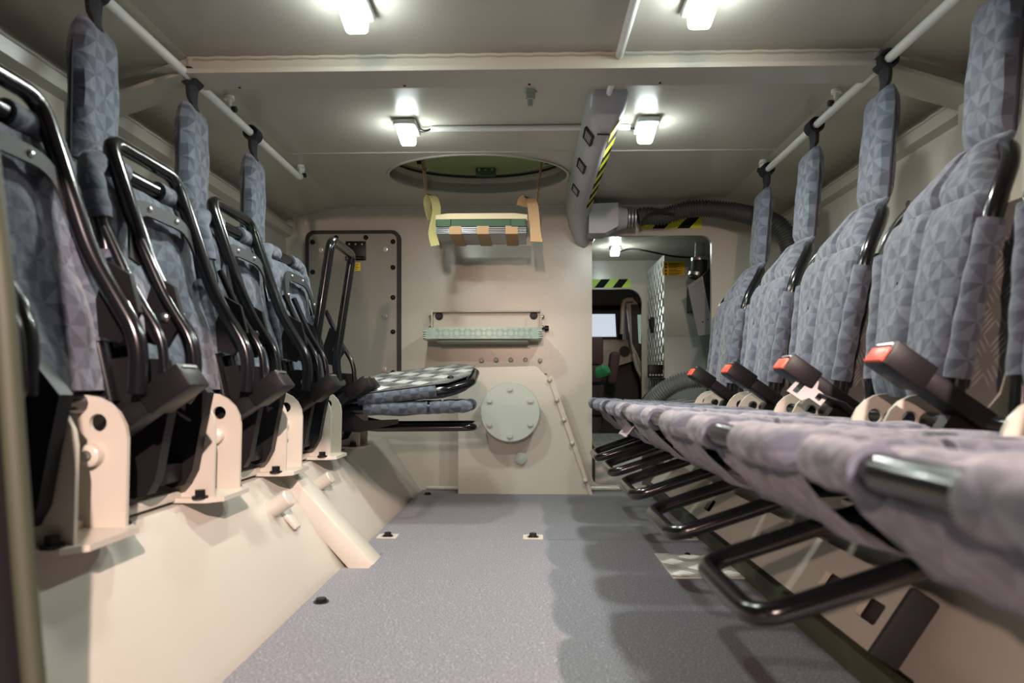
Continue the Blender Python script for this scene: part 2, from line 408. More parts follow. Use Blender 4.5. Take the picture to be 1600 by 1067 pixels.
# rib lying down the left slope, pegs
rb = MB(); a = Vector((-0.43, 1.885, 0.0)); b = Vector((-0.672, 1.885, 0.262)); d = (b-a).normalized(); n_ = Vector((-d.z, 0, d.x))*-1
n_ = Vector((d.z, 0, -d.x))
n_ = Vector((0.735, 0, 0.678))
R = Matrix((d, Vector((0, 1, 0)), d.cross(Vector((0, 1, 0))))).transposed()
rb.box(tuple((a+b)/2+Vector((-0.02, 0, -0.012))), ((b-a).length+0.03, 0.10, 0.06), R, 0.008)
struct(rb, 'trim_2', 'paint')
sl = lambda t: Vector((-0.50-0.18*t, 0, 0.27*t-0.02))
nl = Vector((0.27, 0, 0.18)).normalized()
for (y, t, r, h) in ((1.66, 0.74, 0.022, 0.055), (2.05, 0.76, 0.02, 0.045)):
    p = sl(t)+Vector((0, y, 0)); o = struct(MB().tube([p, p+nl*h*0.93, p+nl*h], [r, r, r*0.85], 20), 'trim_3', 'paint')
p = sl(0.62)+Vector((0, 1.71, 0))
struct(MB().box(tuple(p+nl*0.006), (0.07, 0.035, 0.014), R, 0.006), 'trim_4', 'paint')

# slotted kick panel under the right seats
A0 = Vector((0.555, 0, 0.04)); up = Vector((0.064, 0, 0.098)).normalized(); LNG = 0.135
nk = Vector((-up.z, 0, up.x))
holes = [rrect(y-0.035, y+0.035, 0.045, 0.085, 0.006) for y in (1.20, 1.36, 1.74, 2.25, 2.75)]
km = MB().prism([(1.14, 0), (3.15, 0), (3.15, LNG), (1.14, LNG)], 'Z', 0, -0.012, holes)
km.v = [tuple(A0+Vector((0, v[0], 0))+up*v[1]+nk*v[2]) for v in km.v]
kp = struct(km, 'trim_5', 'paint')
kb = MB()
for (u0, u1, n0, n1) in ((0, 0.012, -0.05, -0.012), (LNG-0.012, LNG, -0.05, -0.012)):
    q = [A0+up*u0+nk*n0, A0+up*u1+nk*n0, A0+up*u1+nk*n1, A0+up*u0+nk*n1]; kb.prism([(p.x, p.z) for p in q], 'Y', 1.14, 3.15)
kb.build('panel_flange', 'paint', kp)
bk = MB(); q = [A0+up*0.012+nk*-0.022, A0+up*(LNG-0.012)+nk*-0.022, A0+up*(LNG-0.012)+nk*-0.018, A0+up*0.012+nk*-0.018]; bk.prism([(p.x, p.z) for p in q], 'Y', 1.14, 3.15)
bk.build('slot_shade', 'darkcab', kp)  # dark sheet added behind the slots to stand for the shade inside
R2 = Matrix((up, Vector((0, 1, 0)), up.cross(Vector((0, 1, 0))))).transposed()
c = A0+up*LNG/2+nk*-0.024+Vector((0, 1.133, 0)); MB().box(tuple(c), (LNG, 0.014, 0.055), R2, 0.006).build('end_cap', 'rubber', kp)
struct(MB().bx(0.538, 0.56, 1.0, 3.16, -0.01, 0.045, 0.003), 'baseboard_right', 'olive')

# tread sheet on the floor at the right
ts = empty('tread_sheet', (0.36, 1.72, 0.0)); tag(ts, 'small bright tread sheet lying on the grey floor by the kick panel', 'metal sheet')
MB().bx(0, 0.18, 0, 0.25, 0.0005, 0.004, 0.001).build('plate', 'sheet', ts)
tag(MB().lugs(3, 4, 0.06, 0.0015, Matrix.Translation((0.0, 0.005, 0.004))).build('tread_lugs', 'sheet', ts), kind='stuff')
domebolt((0.09, 0.235, 0.004), (0, 0, 1), 0.008, 0.006).build('screw', 'plastic', ts)

# ================================================================== CEILING THINGS
def rail(sx, name, label):
    r = empty(name, (0, 0, 0)); x = sx*0.875; z = 1.28; ye = 2.59 if sx < 0 else 2.575
    tag(r, label, 'rail', 'headrest rails under the roof')
    MB().tube(fillet([(x, -0.1, z), (x, ye, z), (x, ye+0.018, ZC-0.005)], 0.02), 0.0115, 12).build('rail_tube', 'white_conduit', r)
    for y in (0.75, 1.97, ye):
        mm = MB().cyl((x, y, z), (x, y, 1.345 if sx*x < 0.88 else ZC), 0.007, n=10).build('post', 'white_conduit', r)
        MB().cyl((x, y, ZC-0.012), (x, y, ZC-0.001), 0.014, n=14).build('post_foot', 'white_conduit', mm)
        MB().cyl((x-sx*0.02, y+0.004, z+0.012), (x-sx*0.008, y+0.004, z+0.012), 0.009, n=10).build('rubber_stop', 'rubber', mm)
rail(-1, 'headrest_rail', 'white tube rail under the roof above the folded-up seats')
rail(1, 'headrest_rail', 'white tube rail under the roof above the opened seats')

def lamp(x, y, label):
    t = empty('ceiling_lamp', (x, y, ZC)); tag(t, label, 'lamp', 'white roof lamps')
    MB().box((0, 0.0, -0.0105), (0.072, 0.118, 0.020), None, 0.008, 3).build('lamp_base', 'lampbody', t)
    R = Matrix.Rotation(math.radians(-12), 3, 'X')
    MB().box((0, -0.005, -0.036), (0.05, 0.085, 0.034), R, 0.01, 3).build('lens', 'lens', t)
    l = bpy.data.lights.new('lamp_light', 'AREA'); l.energy = LAMP_W; l.color = (0.94, 1.0, 0.93); l.shape = 'RECTANGLE'; l.size = 0.045; l.size_y = 0.075
    o = bpy.data.objects.new('lamp_light', l); C.objects.link(o); o.parent = t; o.location = (0, -0.005, -0.066)
LAMP_W = 6.4
lamp(-0.385, 1.49, 'bright roof lamp in front of the roof beam, over the folded-up seats')
lamp(0.375, 1.49, 'bright roof lamp in front of the roof beam, over the opened seats')
lamp(-0.395, 2.20, 'bright roof lamp behind the roof beam, joined by conduit on the hatch side')
lamp(0.375, 2.20, 'bright roof lamp behind the roof beam, right beside the air duct')
def conduit(name, pts, r, label):
    o = MB().tube(pts, r, 10).build(name, 'white_conduit'); return tag(o, label, 'conduit')
conduit('cable_conduit', [(-0.32, 2.215, ZC-0.009), (0.17, 2.215, ZC-0.009)], 0.009, 'white cable conduit across the roof between lamp and air duct')
conduit('cable_conduit', [(0.285, 2.215, ZC-0.009), (0.325, 2.215, ZC-0.009)], 0.009, 'short white conduit stub between air duct and lamp')
p = P(985, 20, 1.6); conduit('cable_conduit', [(0.24, -0.1, ZC-0.009), (0.228, 1.735, ZC-0.009)], 0.0105, 'white cable conduit along the roof in front of the beam')
conduit('cable_conduit', [(0.228, 1.81, ZC-0.009), (0.228, 1.965, ZC-0.009)], 0.009, 'white cable conduit between roof beam and air duct')
for x0, x1 in ((-0.355, -0.32), (0.325, 0.352)):
    m = MB()
    for j in range(3): m.tube(smooth_path([(x0, 2.213+0.004*j, ZC-0.012), ((x0+x1)/2, 2.213+0.004*j, ZC-0.017+0.003*j), (x1, 2.215, ZC-0.009)], 8), 0.0025, 6)
    tag(m.build('lamp_wire', 'plastic'), 'thin dark wires running from conduit into lamp, %s' % ('over the hatch side' if x0 < 0 else 'beside the air duct'), 'wire')
nz = empty('roof_nozzle', tuple(P(828, 140, 1.96).xy)+(ZC,)); tag(nz, 'small grey nozzle hanging from the roof behind the beam', 'nozzle')
MB().tube([(0, 0, 0), (0, 0, -0.006)], 0.02, 6).build('flange', 'grey_paint', nz)
MB().tube([(0, 0, -0.004), (0, 0, -0.026), (0, 0, -0.027), (0, 0, -0.045)], [0.015, 0.015, 0.009, 0.008], 14).build('spout', 'grey_paint', nz)
for x in (-0.9, -0.385, 0.0, 0.40): domebolt((x*0.85, 1.80-0.015, 1.272), (0, 0, -1), 0.004, 0.003, 8).build('screw', 'plastic', tr)

# air duct along the roof
du = empty('air_duct', (0.225, 0, ZC)); tag(du, 'grey moulded air duct along the roof with three square vents', 'air duct')
def dprof(w_, h): # half-round trapezoid profile hanging down from z=0
    return [(-w_*0.98, 0), (-w_, -0.25*h), (-w_*0.86, -0.62*h), (-w_*0.5, -0.93*h), (0, -h), (w_*0.30, -0.95*h), (w_*0.80, -0.58*h), (w_, -0.22*h), (w_*0.98, 0)]
secs = []
for (y, w_, h, dx, dz) in ((1.955, 0.045, 0.012, 0.006, 0), (1.965, 0.052, 0.03, 0.006, 0), (2.0, 0.058, 0.072, 0.004, 0), (2.06, 0.06, 0.092, 0.002, 0), (2.4, 0.06, 0.094, 0, 0), (2.88, 0.06, 0.096, -0.005, 0), (2.98, 0.061, 0.105, -0.004, 0), (3.06, 0.062, 0.13, 0.0, 0), (3.12, 0.062, 0.165, 0.01, 0), (3.165, 0.062, 0.19, 0.02, 0), (3.195, 0.06, 0.20, 0.03, 0)):
    secs.append([(x+dx, y, z+dz) for x, z in dprof(w_, h)])
m = MB(); n = len(secs[0]); m.add([p for s_ in secs for p in s_], [[i*n+k, i*n+k+1, (i+1)*n+k+1, (i+1)*n+k] for i in range(len(secs)-1) for k in range(n-1)]+[list(range(n)), [(len(secs)-1)*n+k for k in range(n)]])
m.build('duct_shell', 'duct', du, 50)
for y in (2.12, 2.40, 2.69):
    # vents on the lower left flank
    a = Vector((-0.06*0.86, y, -0.62*0.094)); b = Vector((-0.03, y, -0.93*0.094)); d = (b-a).normalized(); nn = Vector((d.z, 0, -d.x)); c = (a+b)/2+nn*0.002
    R = Matrix((d, Vector((0, 1, 0)), d.cross(Vector((0, 1, 0))))).transposed()
    T = Matrix.Translation(c) @ R.to_4x4()
    fr = MB().prism(rrect(-0.02, 0.02, -0.042, 0.042, 0.003), 'Z', -0.004, 0.004, [rrect(-0.014, 0.014, -0.034, 0.034, 0.002)]); fr.v = [tuple(T @ Vector(v)) for v in fr.v]; fo = fr.build('vent_frame', 'plastic', du)
    bk = MB().bx(-0.014, 0.014, -0.034, 0.034, -0.001, 0.001); bk.v = [tuple(T @ Vector(v)) for v in bk.v]; bk.build('vent_backing', 'darkcab', fo)
    for j in range(4):
        s_ = MB().box((-0.0105+0.007*j, 0, 0), (0.003, 0.066, 0.006)); s_.v = [tuple(T @ Vector(v)) for v in s_.v]; s_.build('vent_slat', 'duct', fo)
# hazard tape along the lower right flank
for j in range(13):
    y = 2.02+j*0.072
    a = Vector((0.047, 0, -0.595*0.094)); b = Vector((0.019, 0, -0.94*0.094)); nn = Vector((0.76, 0, -0.65))
    m = MB(); q = [a+Vector((0, y, 0)), a+Vector((0, y+0.072, 0)), b+Vector((0, y+0.107, 0)), b+Vector((0, y+0.035, 0))]
    m.add([p+nn*0.0015 for p in q]+[p-nn*0.001 for p in q], [[0, 1, 2, 3], [7, 6, 5, 4], [0, 4, 5, 1], [1, 5, 6, 2], [2, 6, 7, 3], [3, 7, 4, 0]]); m.build('tape_stripe', 'tape_k' if j % 2 else 'tape_y', du)
for y in (2.05, 2.93): MB().tube([(-0.022, y, -0.0925), (0.015, y, -0.0935)], 0.003, 6).build('seam_clip', 'plastic', du)
# side outlet and collar
MB().prism([(0.04, -0.035), (0.17, -0.03), (0.17, -0.135), (0.11, -0.165), (0.04, -0.165)], 'Y', 3.04, 3.16).build('side_outlet', 'duct', du)
cz = -0.085
MB().tube([(0.165, 3.10, cz), (0.185, 3.10, cz), (0.215, 3.10, cz)], [0.062, 0.052, 0.045], 20).build('outlet_cone', 'duct', du)
for j in range(3): MB().tube([(0.218+0.014*j, 3.10, cz), (0.226+0.014*j, 3.10, cz)], 0.047, 20).build('clamp_ring', 'steel', du)
def hose(name, path, r, m, label, n=80, cat='hose', amp=0.1):
    pts = smooth_path(path, n*4); rs = [r*(1+amp*(1 if (i//2) % 2 else -1)) for i in range(len(pts))]
    return tag(MB().tube(pts, rs, 14).build(name, m, ang=80), label, cat)
hose('flexible_hose', [(0.492, 3.10, ZC-0.085), (0.53, 3.10, ZC-0.075), P(1035, 338, 3.1), P(1085, 326, 3.06), P(1140, 330, 3.02), P(1185, 340, 2.95), P(1215, 352, 2.9), P(1232, 378, 2.88), P(1238, 420, 2.88), P(1240, 470, 2.88)], 0.037, 'hose', 'dark corrugated air hose running from duct across bulkhead to the side wall')
tag(MB().tube(smooth_path([P(1000, 350, 3.04), P(1010, 336, 3.03), P(1030, 331, 3.03), P(1055, 335, 3.03)], 20), 0.004, 8).build('thin_cable', 'plastic'), 'thin black cable looping over the hose beside the duct', 'cable')

# hazard tape over the doorway: trim stuck to the bulkhead
tp = empty('hazard_tape', (0, 0, 0)); tag(tp, 'yellow and black hazard tape over the doorway top edge', 'tape')
za, zb = P(0, 363, YB).z, P(0, 346, YB).z
xa, xb = P(1000, 360, YB).x, P(1096, 360, YB).x
ns_ = 5; wd = (xb-xa)/ns_
for j in range(ns_):
    sft = 0.05
    q = [(xa+j*wd, za), (xa+(j+1)*wd, za), (min(xb, xa+(j+1)*wd+sft), zb), (min(xb-0.001, xa+j*wd+sft), zb)]
    MB().prism(q, 'Y', YB-0.003, YB-0.0005).build('tape_stripe', 'tape_k' if j % 2 else 'tape_y', tp)

# hatch lid, latch, straps, hanging seat
hl = empty('roof_hatch_lid', (HX, HY, 1.40)); tag(hl, 'green round hatch lid closing the roof opening', 'hatch lid')
ell = lambda s, z: [(HA*s*math.cos(2*PI*i/48), HB*s*math.sin(2*PI*i/48), z) for i in range(48)]
m = MB(); rings = [ell(0.80, 0.012), ell(0.88, 0.0), ell(0.93, 0.004), ell(0.955, 0.02), ell(0.955, 0.05)]
m.add([p for r_ in rings for p in r_], [[i*48+k, i*48+(k+1) % 48, (i+1)*48+(k+1) % 48, (i+1)*48+k] for i in range(4) for k in range(48)]+[list(range(48)), [4*48+k for k in range(48)]])
m.build('lid_shell', 'green', hl)
lt = MB().box((0.02, 0.175, -0.004), (0.085, 0.03, 0.03), None, 0.004).build('latch', 'dkgreen', hl)
for k in (-0.028, 0.0, 0.028): domebolt((0.02+k, 0.16, 0.004), (0, -1, 0), 0.006, 0.008).build('latch_bolt', 'green', lt)
rg = MB().tube([(HX+HA*1.005*math.cos(2*PI*i/48), HY+HB*1.005*math.sin(2*PI*i/48), ZC+0.07) for i in range(48)], 0.006, 6, closed=True); rg.build('hatch_seal', 'rubber', ce)

hs = empty('hanging_hatch_seat', (0, 2.75, 1.07)); tag(hs, 'hanging strap seat with pale cushion below the roof hatch', 'hanging seat')
x0, x1 = P(686, 350, 2.75).x, P(824, 350, 2.75).x
def hb(name, m, a0, a1, z0, z1, y0=-0.11, y1=0.11, b=0.004): return MB().bx(a0, a1, y0, y1, z0-1.07, z1-1.07, b).build(name, m, hs)
pts = [(x0, -0.1), (x0+0.05, -0.125), (x1-0.05, -0.125), (x1, -0.1), (x1, 0.1), (x0, 0.1)]
cu = MB().prism(pts, 'Z', 1.128-1.07, 1.15-1.07); cu.build('cushion', 'cushion', hs)
hb('seat_band', 'dkgreen', x0+0.002, x1-0.002, 1.100, 1.130, -0.12, 0.1)
for k in (x0+0.02, x1-0.05): hb('end_flap', 'dkgreen', k-0.012, k+0.042, 1.098, 1.128, -0.128, -0.118)
for j in range(4): hb('slat', 'boxmetal', x0+0.004, x1-0.004, 1.074+0.0066*j, 1.0782+0.0066*j, -0.12, 0.1, 0.001)
for k in (0.22, 0.52, 0.83):
    xc = x0+(x1-x0)*k; hb('cross_strap', 'tan', xc-0.024, xc+0.024, 1.070, 1.102, -0.1235, 0.102, 0.002)
L0 = P(662, 262, 2.75); R0 = P(845, 262, 2.75)
def rel(p): return (p[0], p[1]-2.75, p[2]-1.07)
st = MB().strip([rel(p) for p in (P(660, 245, 2.75), L0, P(665, 290, 2.75), P(667, 318, 2.73))], 0.018, 0.003, [(0.5, 0.8, 0)]*4).build('side_strap', 'tan', hs)
MB().box(rel(P(669, 312, 2.72)), (0.022, 0.02, 0.04), Matrix.Rotation(0.2, 3, 'Y'), 0.004).build('strap_buckle', 'plastic', st)
MB().tube([rel(P(662, 252, 2.75)), rel(P(663, 262, 2.75)), rel(P(668, 266, 2.74))], 0.006, 8).build('snap_hook', 'steel', st)
lp = [rel(p) for p in (P(672, 345, 2.70), P(667, 318, 2.70), P(671, 306, 2.69), P(678, 310, 2.68), P(682, 328, 2.67), P(679, 348, 2.66), P(676, 365, 2.655), P(680, 384, 2.65))]
MB().strip(smooth_path(lp, 30), 0.034, 0.003, [(0.35+0.55*min(1, i/15), 0.8-0.6*min(1, i/15), 0) for i in range(30)]).build('strap_loop', 'olive_web', hs)
st = MB().strip([rel(p) for p in (P(848, 245, 2.75), R0, P(841, 295, 2.75), P(838, 318, 2.74), P(826, 345, 2.74))], 0.016, 0.003, [(0.4, 0.9, 0)]*5).build('side_strap', 'tan', hs)
rp = [rel(p) for p in (P(815, 322, 2.69), P(818, 313, 2.68), P(826, 311, 2.67), P(832, 320, 2.66), P(834, 338, 2.655), P(836, 358, 2.65), P(838, 376, 2.65))]
lo = MB().strip(smooth_path(rp, 26), 0.042, 0.003, (1, 0.1, -0.15)).build('strap_loop', 'tan', hs)
MB().box(rel(P(838, 375, 2.648)), (0.046, 0.005, 0.014), Matrix.Rotation(0.05, 3, 'Y')).build('strap_hem', 'tan', lo)
for p in (P(655, 252, 2.75), P(855, 252, 2.75)):
    MB().prism([(p.x-0.03, p.z+0.10), (p.x+0.02, p.z+0.10), (p.x+0.008, p.z-0.012), (p.x-0.008, p.z-0.012)], 'Y', 2.745, 2.752).build('strap_anchor', 'plastic', ce)

# ================================================================== BULKHEAD THINGS
# access panel
ap = empty('access_panel', (0, YB, 0)); tag(ap, 'taupe bolted access panel with black rubber edge on the bulkhead', 'access panel')
a = P(482, 364, YB); b = P(626, 603, YB); x0, x1, z1, z0 = a.x, b.x, a.z, b.z
MB().prism(rrect(x0+0.008, x1-0.008, z0+0.008, z1-0.008, 0.03), 'Y', -0.03, -0.001).build('panel', 'panel', ap)
MB().prism(rrect(x0-0.004, x1+0.004, z0-0.004, z1+0.004, 0.04, 8), 'Y', -0.034, -0.001, [rrect(x0+0.012, x1-0.012, z0+0.012, z1-0.012, 0.03, 8)]).build('rubber_edge', 'rubber', ap)
bs = [(x1-0.03, z1-0.05), (x1-0.03, z1-0.17), (x1-0.03, z1-0.31), (x1-0.03, z1-0.47), (x1-0.03, z1-0.66), (x0+0.03, z1-0.05), (x0+0.03, z1-0.19), (x0+0.03, z1-0.34), (x0+0.03, z1-0.52), (x0+0.14, z1-0.03), (x0+0.28, z1-0.03), (x0+0.26, z0+0.03)]
for x, z in bs: domebolt((x, -0.03, z), (0, -1, 0), 0.0115, 0.012).build('bolt', 'plastic', ap)
for px, py in ((603, 390), (602, 494), (601, 577), (502, 391)):
    p = P(px, py, YB-0.03); wsh = MB().tube([(p.x, -0.029, p.z), (p.x, -0.034, p.z)], 0.016, 18).build('washer', 'panel', ap); hexbolt((p.x, -0.034, p.z), (0, -1, 0), 0.008, 0.008).build('bolt', 'steel', wsh)
p = P(556, 392, YB-0.03)
hp = MB().bx(p.x-0.048, p.x+0.048, -0.036, -0.029, p.z-0.045, p.z+0.045, 0.003).build('handle_plate', 'plastic', ap)
MB().tube(fillet([(p.x-0.04, -0.036, p.z-0.032), (p.x-0.04, -0.06, p.z-0.036), (p.x+0.04, -0.06, p.z-0.036), (p.x+0.04, -0.036, p.z-0.032)], 0.012), 0.006, 8).build('handle_bar', 'black', hp)
for dx in (-0.03, 0.0, 0.03): domebolt((p.x+dx, -0.036, p.z+0.03), (0, -1, 0), 0.005, 0.004).build('rivet', 'steel', hp)
p = P(556, 417, YB-0.03)
lb = MB().bx(p.x-0.022, p.x+0.022, -0.032, -0.0295, p.z-0.019, p.z+0.019).build('warning_label', 'yellow', ap)
for j in range(4): MB().bx(p.x-0.017, p.x+0.014-0.006*(j % 2), -0.0325, -0.032, p.z+0.011-0.008*j, p.z+0.0135-0.008*j).build('print_line', 'tape_k', lb)
for px, py in ((459, 341), (477, 337), (477, 349)):
    p = P(px, py, YB); domebolt((p.x, YB, p.z), (0, -1, 0), 0.012, 0.008).build('plug', 'paint', wb)

# folding step
fs = empty('folding_step', (0, YB, 0)); tag(fs, 'folding step with grey-green tread below the hanging seat', 'step')
a = P(675, 486, YB-0.02); b = P(846, 522, YB-0.02); x0, x1, z1, z0 = a.x, b.x, a.z, b.z
MB().prism([(x0, z0), (x1, z0), (x1, z1), (x0, z1)], 'Y', -0.012, -0.001).build('back_plate', 'paint_b', fs)
MB().bx(x0, x1, -0.045, -0.012, z1-0.008, z1, 0.002).build('top_flange', 'paint_b', fs)
for x in (x0, x1-0.006): MB().bx(x, x+0.006, -0.05, -0.012, z0, z1, 0.001).build('side_flange', 'paint_b', fs)
MB().prism(rrect(x0+0.075, x1-0.075, z0+0.012, z1-0.03, 0.008), 'Y', -0.022, -0.012).build('raised_pad', 'paint_b', fs)
for px, py in ((686, 494), (834, 493)):
    p = P(px, py, YB-0.015); hexbolt((p.x, -0.012, p.z), (0, -1, 0), 0.013, 0.014).build('bolt', 'plastic', fs)
for x, s_ in ((x0-0.004, -1), (x1+0.004, 1)):
    for z in (z1-0.03, z0+0.03): domebolt((x, -0.035, z), (s_, 0, 0), 0.009, 0.01).build('rivet', 'steel', fs)
pv = P(856, 513, YB-0.04); MB().tube([(x1, -0.04, pv.z), (pv.x-0.012, -0.04, pv.z)], 0.006, 10).build('pivot_pin', 'plastic', fs)
MB().tube([(pv.x-0.014, -0.04, pv.z), (pv.x+0.004, -0.04, pv.z)], 0.013, 12).build('pivot_knob', 'plastic', fs)
a = P(659, 513, 2.97); b = P(847, 529, 2.97); tx0, tx1, tz1, tz0 = a.x, b.x, a.z+0.004, b.z
tread = MB().prism([(tx0, -0.20), (tx0+0.05, -0.235), (tx1-0.05, -0.235), (tx1, -0.20), (tx1, -0.04), (tx0, -0.04)], 'Z', tz0, tz1).build('tread', 'stepgrey', fs)
MB().bx(tx0+0.06, tx1-0.06, -0.19, -0.03, tz0-0.012, tz0, 0.003).build('under_rib', 'stepgrey', tread)
T = Matrix.Translation((tx0+0.06, -0.2353, tz0)) @ Matrix.Rotation(PI/2, 4, 'X')
tag(MB().lugs(18, 2, 0.0235, 0.0025, T).build('tread_lugs', 'stepgrey', tread), kind='stuff')
for j in range(4):
    for x in (tx0-0.002, tx1-0.03): MB().bx(x, x+0.032, -0.215, -0.19, tz0+0.004+0.0095*j, tz0+0.009+0.0095*j, 0.001).build('end_rib', 'stepgrey', tread)

# transmission housing
hg = empty('gearbox_housing', (0, YB, 0)); tag(hg, 'cream gearbox housing with sloped bolted side beneath the folding step', 'housing')
YF = 3.07
a = P(716, 768, YF); tl = P(722, 600, YF); tl2 = P(745, 574, YF); tr2 = P(838, 572, YF); tr3 = P(856, 590, YF); br = P(921, 766, YF)
poly = [(a.x, 0.0), (br.x, 0.0), (tr3.x, tr3.z), (tr2.x, tr2.z), (tl2.x, tl2.z), (a.x, tl.z)]
MB().prism(poly, 'Y', YF-YB, -0.001).build('housing_body', 'paint', hg)
fl_ = MB(); A = Vector((tr3.x, tr3.z)); B = Vector((br.x, 0)); 
q = [A, B, B+Vector((0.014, 0)), A+Vector((0.02, 0.012))]; fl_.prism([tuple(p) for p in q], 'Y', YF-YB-0.012, YF-YB+0.02); fl_.build('side_flange', 'paint_b', hg)
for t in (0.02, 0.19, 0.36, 0.56, 0.88):
    p = A.lerp(B, t); domebolt((p.x+0.004, YF-YB-0.012, p.y), (0, -1, 0), 0.0115, 0.014).build('bolt', 'paint_b', hg)
tf = MB().prism([(tl2.x-0.03, tl2.z-0.012), (tr3.x, tr3.z+0.02), (tr2.x, tr2.z+0.025), (tl2.x, tl2.z+0.022)], 'Y', -0.03, -0.001); tf.build('top_flange', 'paint_b', hg)
for i in range(5):
    p = P(752+i*23, 563-(1 if i in (1, 2, 3) else 0), YB-0.03); domebolt((p.x, -0.03, p.z), (0, -1, 0), 0.011, 0.012).build('bolt', 'paint_b', hg)
cc = P(797, 644, YF-0.10); rr = 0.131
cv = MB().tube([(cc.x, YF-YB, cc.z), (cc.x, YF-YB-0.075, cc.z), (cc.x, YF-YB-0.076, cc.z), (cc.x, YF-YB-0.096, cc.z), (cc.x, YF-YB-0.10, cc.z)], [rr*0.9, rr*0.9, rr, rr, rr-0.004], 48).build('round_cover', 'grey_paint', hg)
for i in range(6):
    an = math.radians(90+60*i); hexbolt((cc.x+rr*0.78*math.cos(an), YF-YB-0.10, cc.z+rr*0.78*math.sin(an)), (0, -1, 0), 0.0105, 0.012).build('bolt', 'grey_paint', cv)
p = P(814, 716, YF-0.02); MB().tube([(p.x, YF-YB, p.z), (p.x, YF-YB-0.018, p.z), (p.x, YF-YB-0.02, p.z)], [0.027, 0.027, 0.024], 24).build('drain_plug', 'grey_paint', hg)
for py in (650, 690, 725, 760):
    p = P(716, py, YF); domebolt((a.x, -0.06, p.z), (-1, 0, 0), 0.007, 0.006).build('screw', 'plastic', hg)

# ================================================================== SEATS
def back_spine(n=26):
    return [tuple(v) for v in resample([(0.014, 0.46), (-0.008, 0.62), (-0.03, 0.76), (-0.06, 0.83), (-0.132, 0.93)], n)]
def back_w(z):
    if z < 0.75: return 0.122+0.034*(z-0.47)/0.28
    t = min(1, max(0, z-0.765)/0.15); t = t*t*(3-2*t)
    return 0.157*(1-t)+0.066*t
def make_backrest(t, off=0.0):
    sp = [(x+off, z) for x, z in back_spine(34)]
    b = MB().pillow(sp, [back_w(z) for x, z in sp], 0.032, 22, chan=(-0.03, 0.03), wr=0.0016, seams=(0.70, 0.985), seed=3).build('backrest', 'fabric', t)
    for y, z in ((-0.05, 0.80), (-0.05, 0.68), (0.05, 0.68)):
        x = next(p[0] for p in sp if p[1] >= z); domebolt((x+0.028, y, z), (1, 0, 0.15), 0.006, 0.005, 8).build('stud', 'plastic', b)
    fr = []
    for s in (-1, 1): pass
    half = [(0.022+off, 0.128, 0.43), (-0.002+off, 0.148, 0.62), (-0.028+off, 0.17, 0.785), (-0.075+off, 0.135, 0.855), (-0.115+off, 0.07, 0.905)]
    path = [(a, -b, c) for a, b, c in half]+half[::-1]
    MB().tube(fillet(path, 0.05), 0.015, 12).build('back_frame', 'black', t)
    for s in (-1, 1):
        pts = resample([(0.014+off, s*0.135, 0.495), (-0.002+off, s*0.148, 0.62), (-0.022+off, s*0.165, 0.75)], 14)
        MB().tube(pts, [0.0205+0.0012*math.sin(i*1.7) for i in range(14)], 14).build('side_sleeve', 'fabric', t)
    # tread plate behind
    bp = MB(); a = Vector((-0.035+off, 0, 0.47)); u = Vector((-0.085, 0, 0.36)).normalized(); L = 0.34
    T = Matrix.Translation(a) @ Matrix((Vector((0, 1, 0)), u, Vector((0, 1, 0)).cross(u))).transposed().to_4x4()
    bp.prism([(-0.165, 0), (-0.14, -0.03), (0.14, -0.03), (0.165, 0), (0.185, L*0.85), (0.12, L), (-0.12, L), (-0.185, L*0.85)], 'Z', -0.0015, 0.0015); bp.v = [tuple(T @ Vector(v)) for v in bp.v]
    po = bp.build('back_plate', 'alu', t)
    lg = MB(); lg.lugs(7, 6, 0.046, 0.0018, Matrix.Translation((-0.161, 0.01, 0.0015))); lg.v = [tuple(T @ Vector(v)) for v in lg.v]
    tag(lg.build('tread_lugs', 'alu', po), kind='stuff')
def make_head(t, off=0.0):
    sp = lerp((-0.128+off, 0.925), (-0.150+off*0.2, 1.205), 20)
    hw = [0.063 if i < 15 else 0.063-0.016*((i-14)/5)**2 for i in range(20)]
    h = MB().pillow(sp, hw, 0.026, 16, chan=(), wr=0.0012, seed=5, back=0.8, seams=(0.02,)).build('headrest', 'fabric', t)
    e = [(-0.13+off, -0.063, 0.93), (-0.146+off*0.35, -0.063, 1.13), (-0.151+off*0.2, -0.047, 1.2), (-0.151+off*0.2, 0.047, 1.2), (-0.146+off*0.35, 0.063, 1.13), (-0.13+off, 0.063, 0.93)]
    MB().tube(fillet(e, 0.02), 0.0035, 6).build('piping', 'webbing', h)
    s_ = MB(); rx, rz = -0.155, 1.28
    ring = [(rx+0.020*math.sin(a), 0, rz+0.020*math.cos(a)) for a in [2*PI*i/16 for i in range(16)]]
    vs = []; 
    for i in range(17):
        a = 2*PI*i/16; vs.append((rx+0.020*math.sin(a), 0, rz+0.020*math.cos(a)))
    s_.strip(vs, 0.044, 0.007, (0, 1, 0))
    hg_ = s_.build('hanger_loop', 'webbing', t)
    k = MB(); k.tube([(rx, 0, rz-0.012), (rx, 0, rz-0.03), (rx, 0.001, rz-0.05), (rx+0.006, 0, 1.21), (rx+0.008, 0, 1.195)], [0.022, 0.023, 0.020, 0.013, 0.018], 10, flat=0.55, up=(1, 0, 0)); k.build('hanger_strap', 'webbing', t)
    MB().tube([(rx+0.004, -0.012, 1.213), (rx+0.004, 0.012, 1.213)], 0.004, 8).build('hanger_ring', 'steel', t)
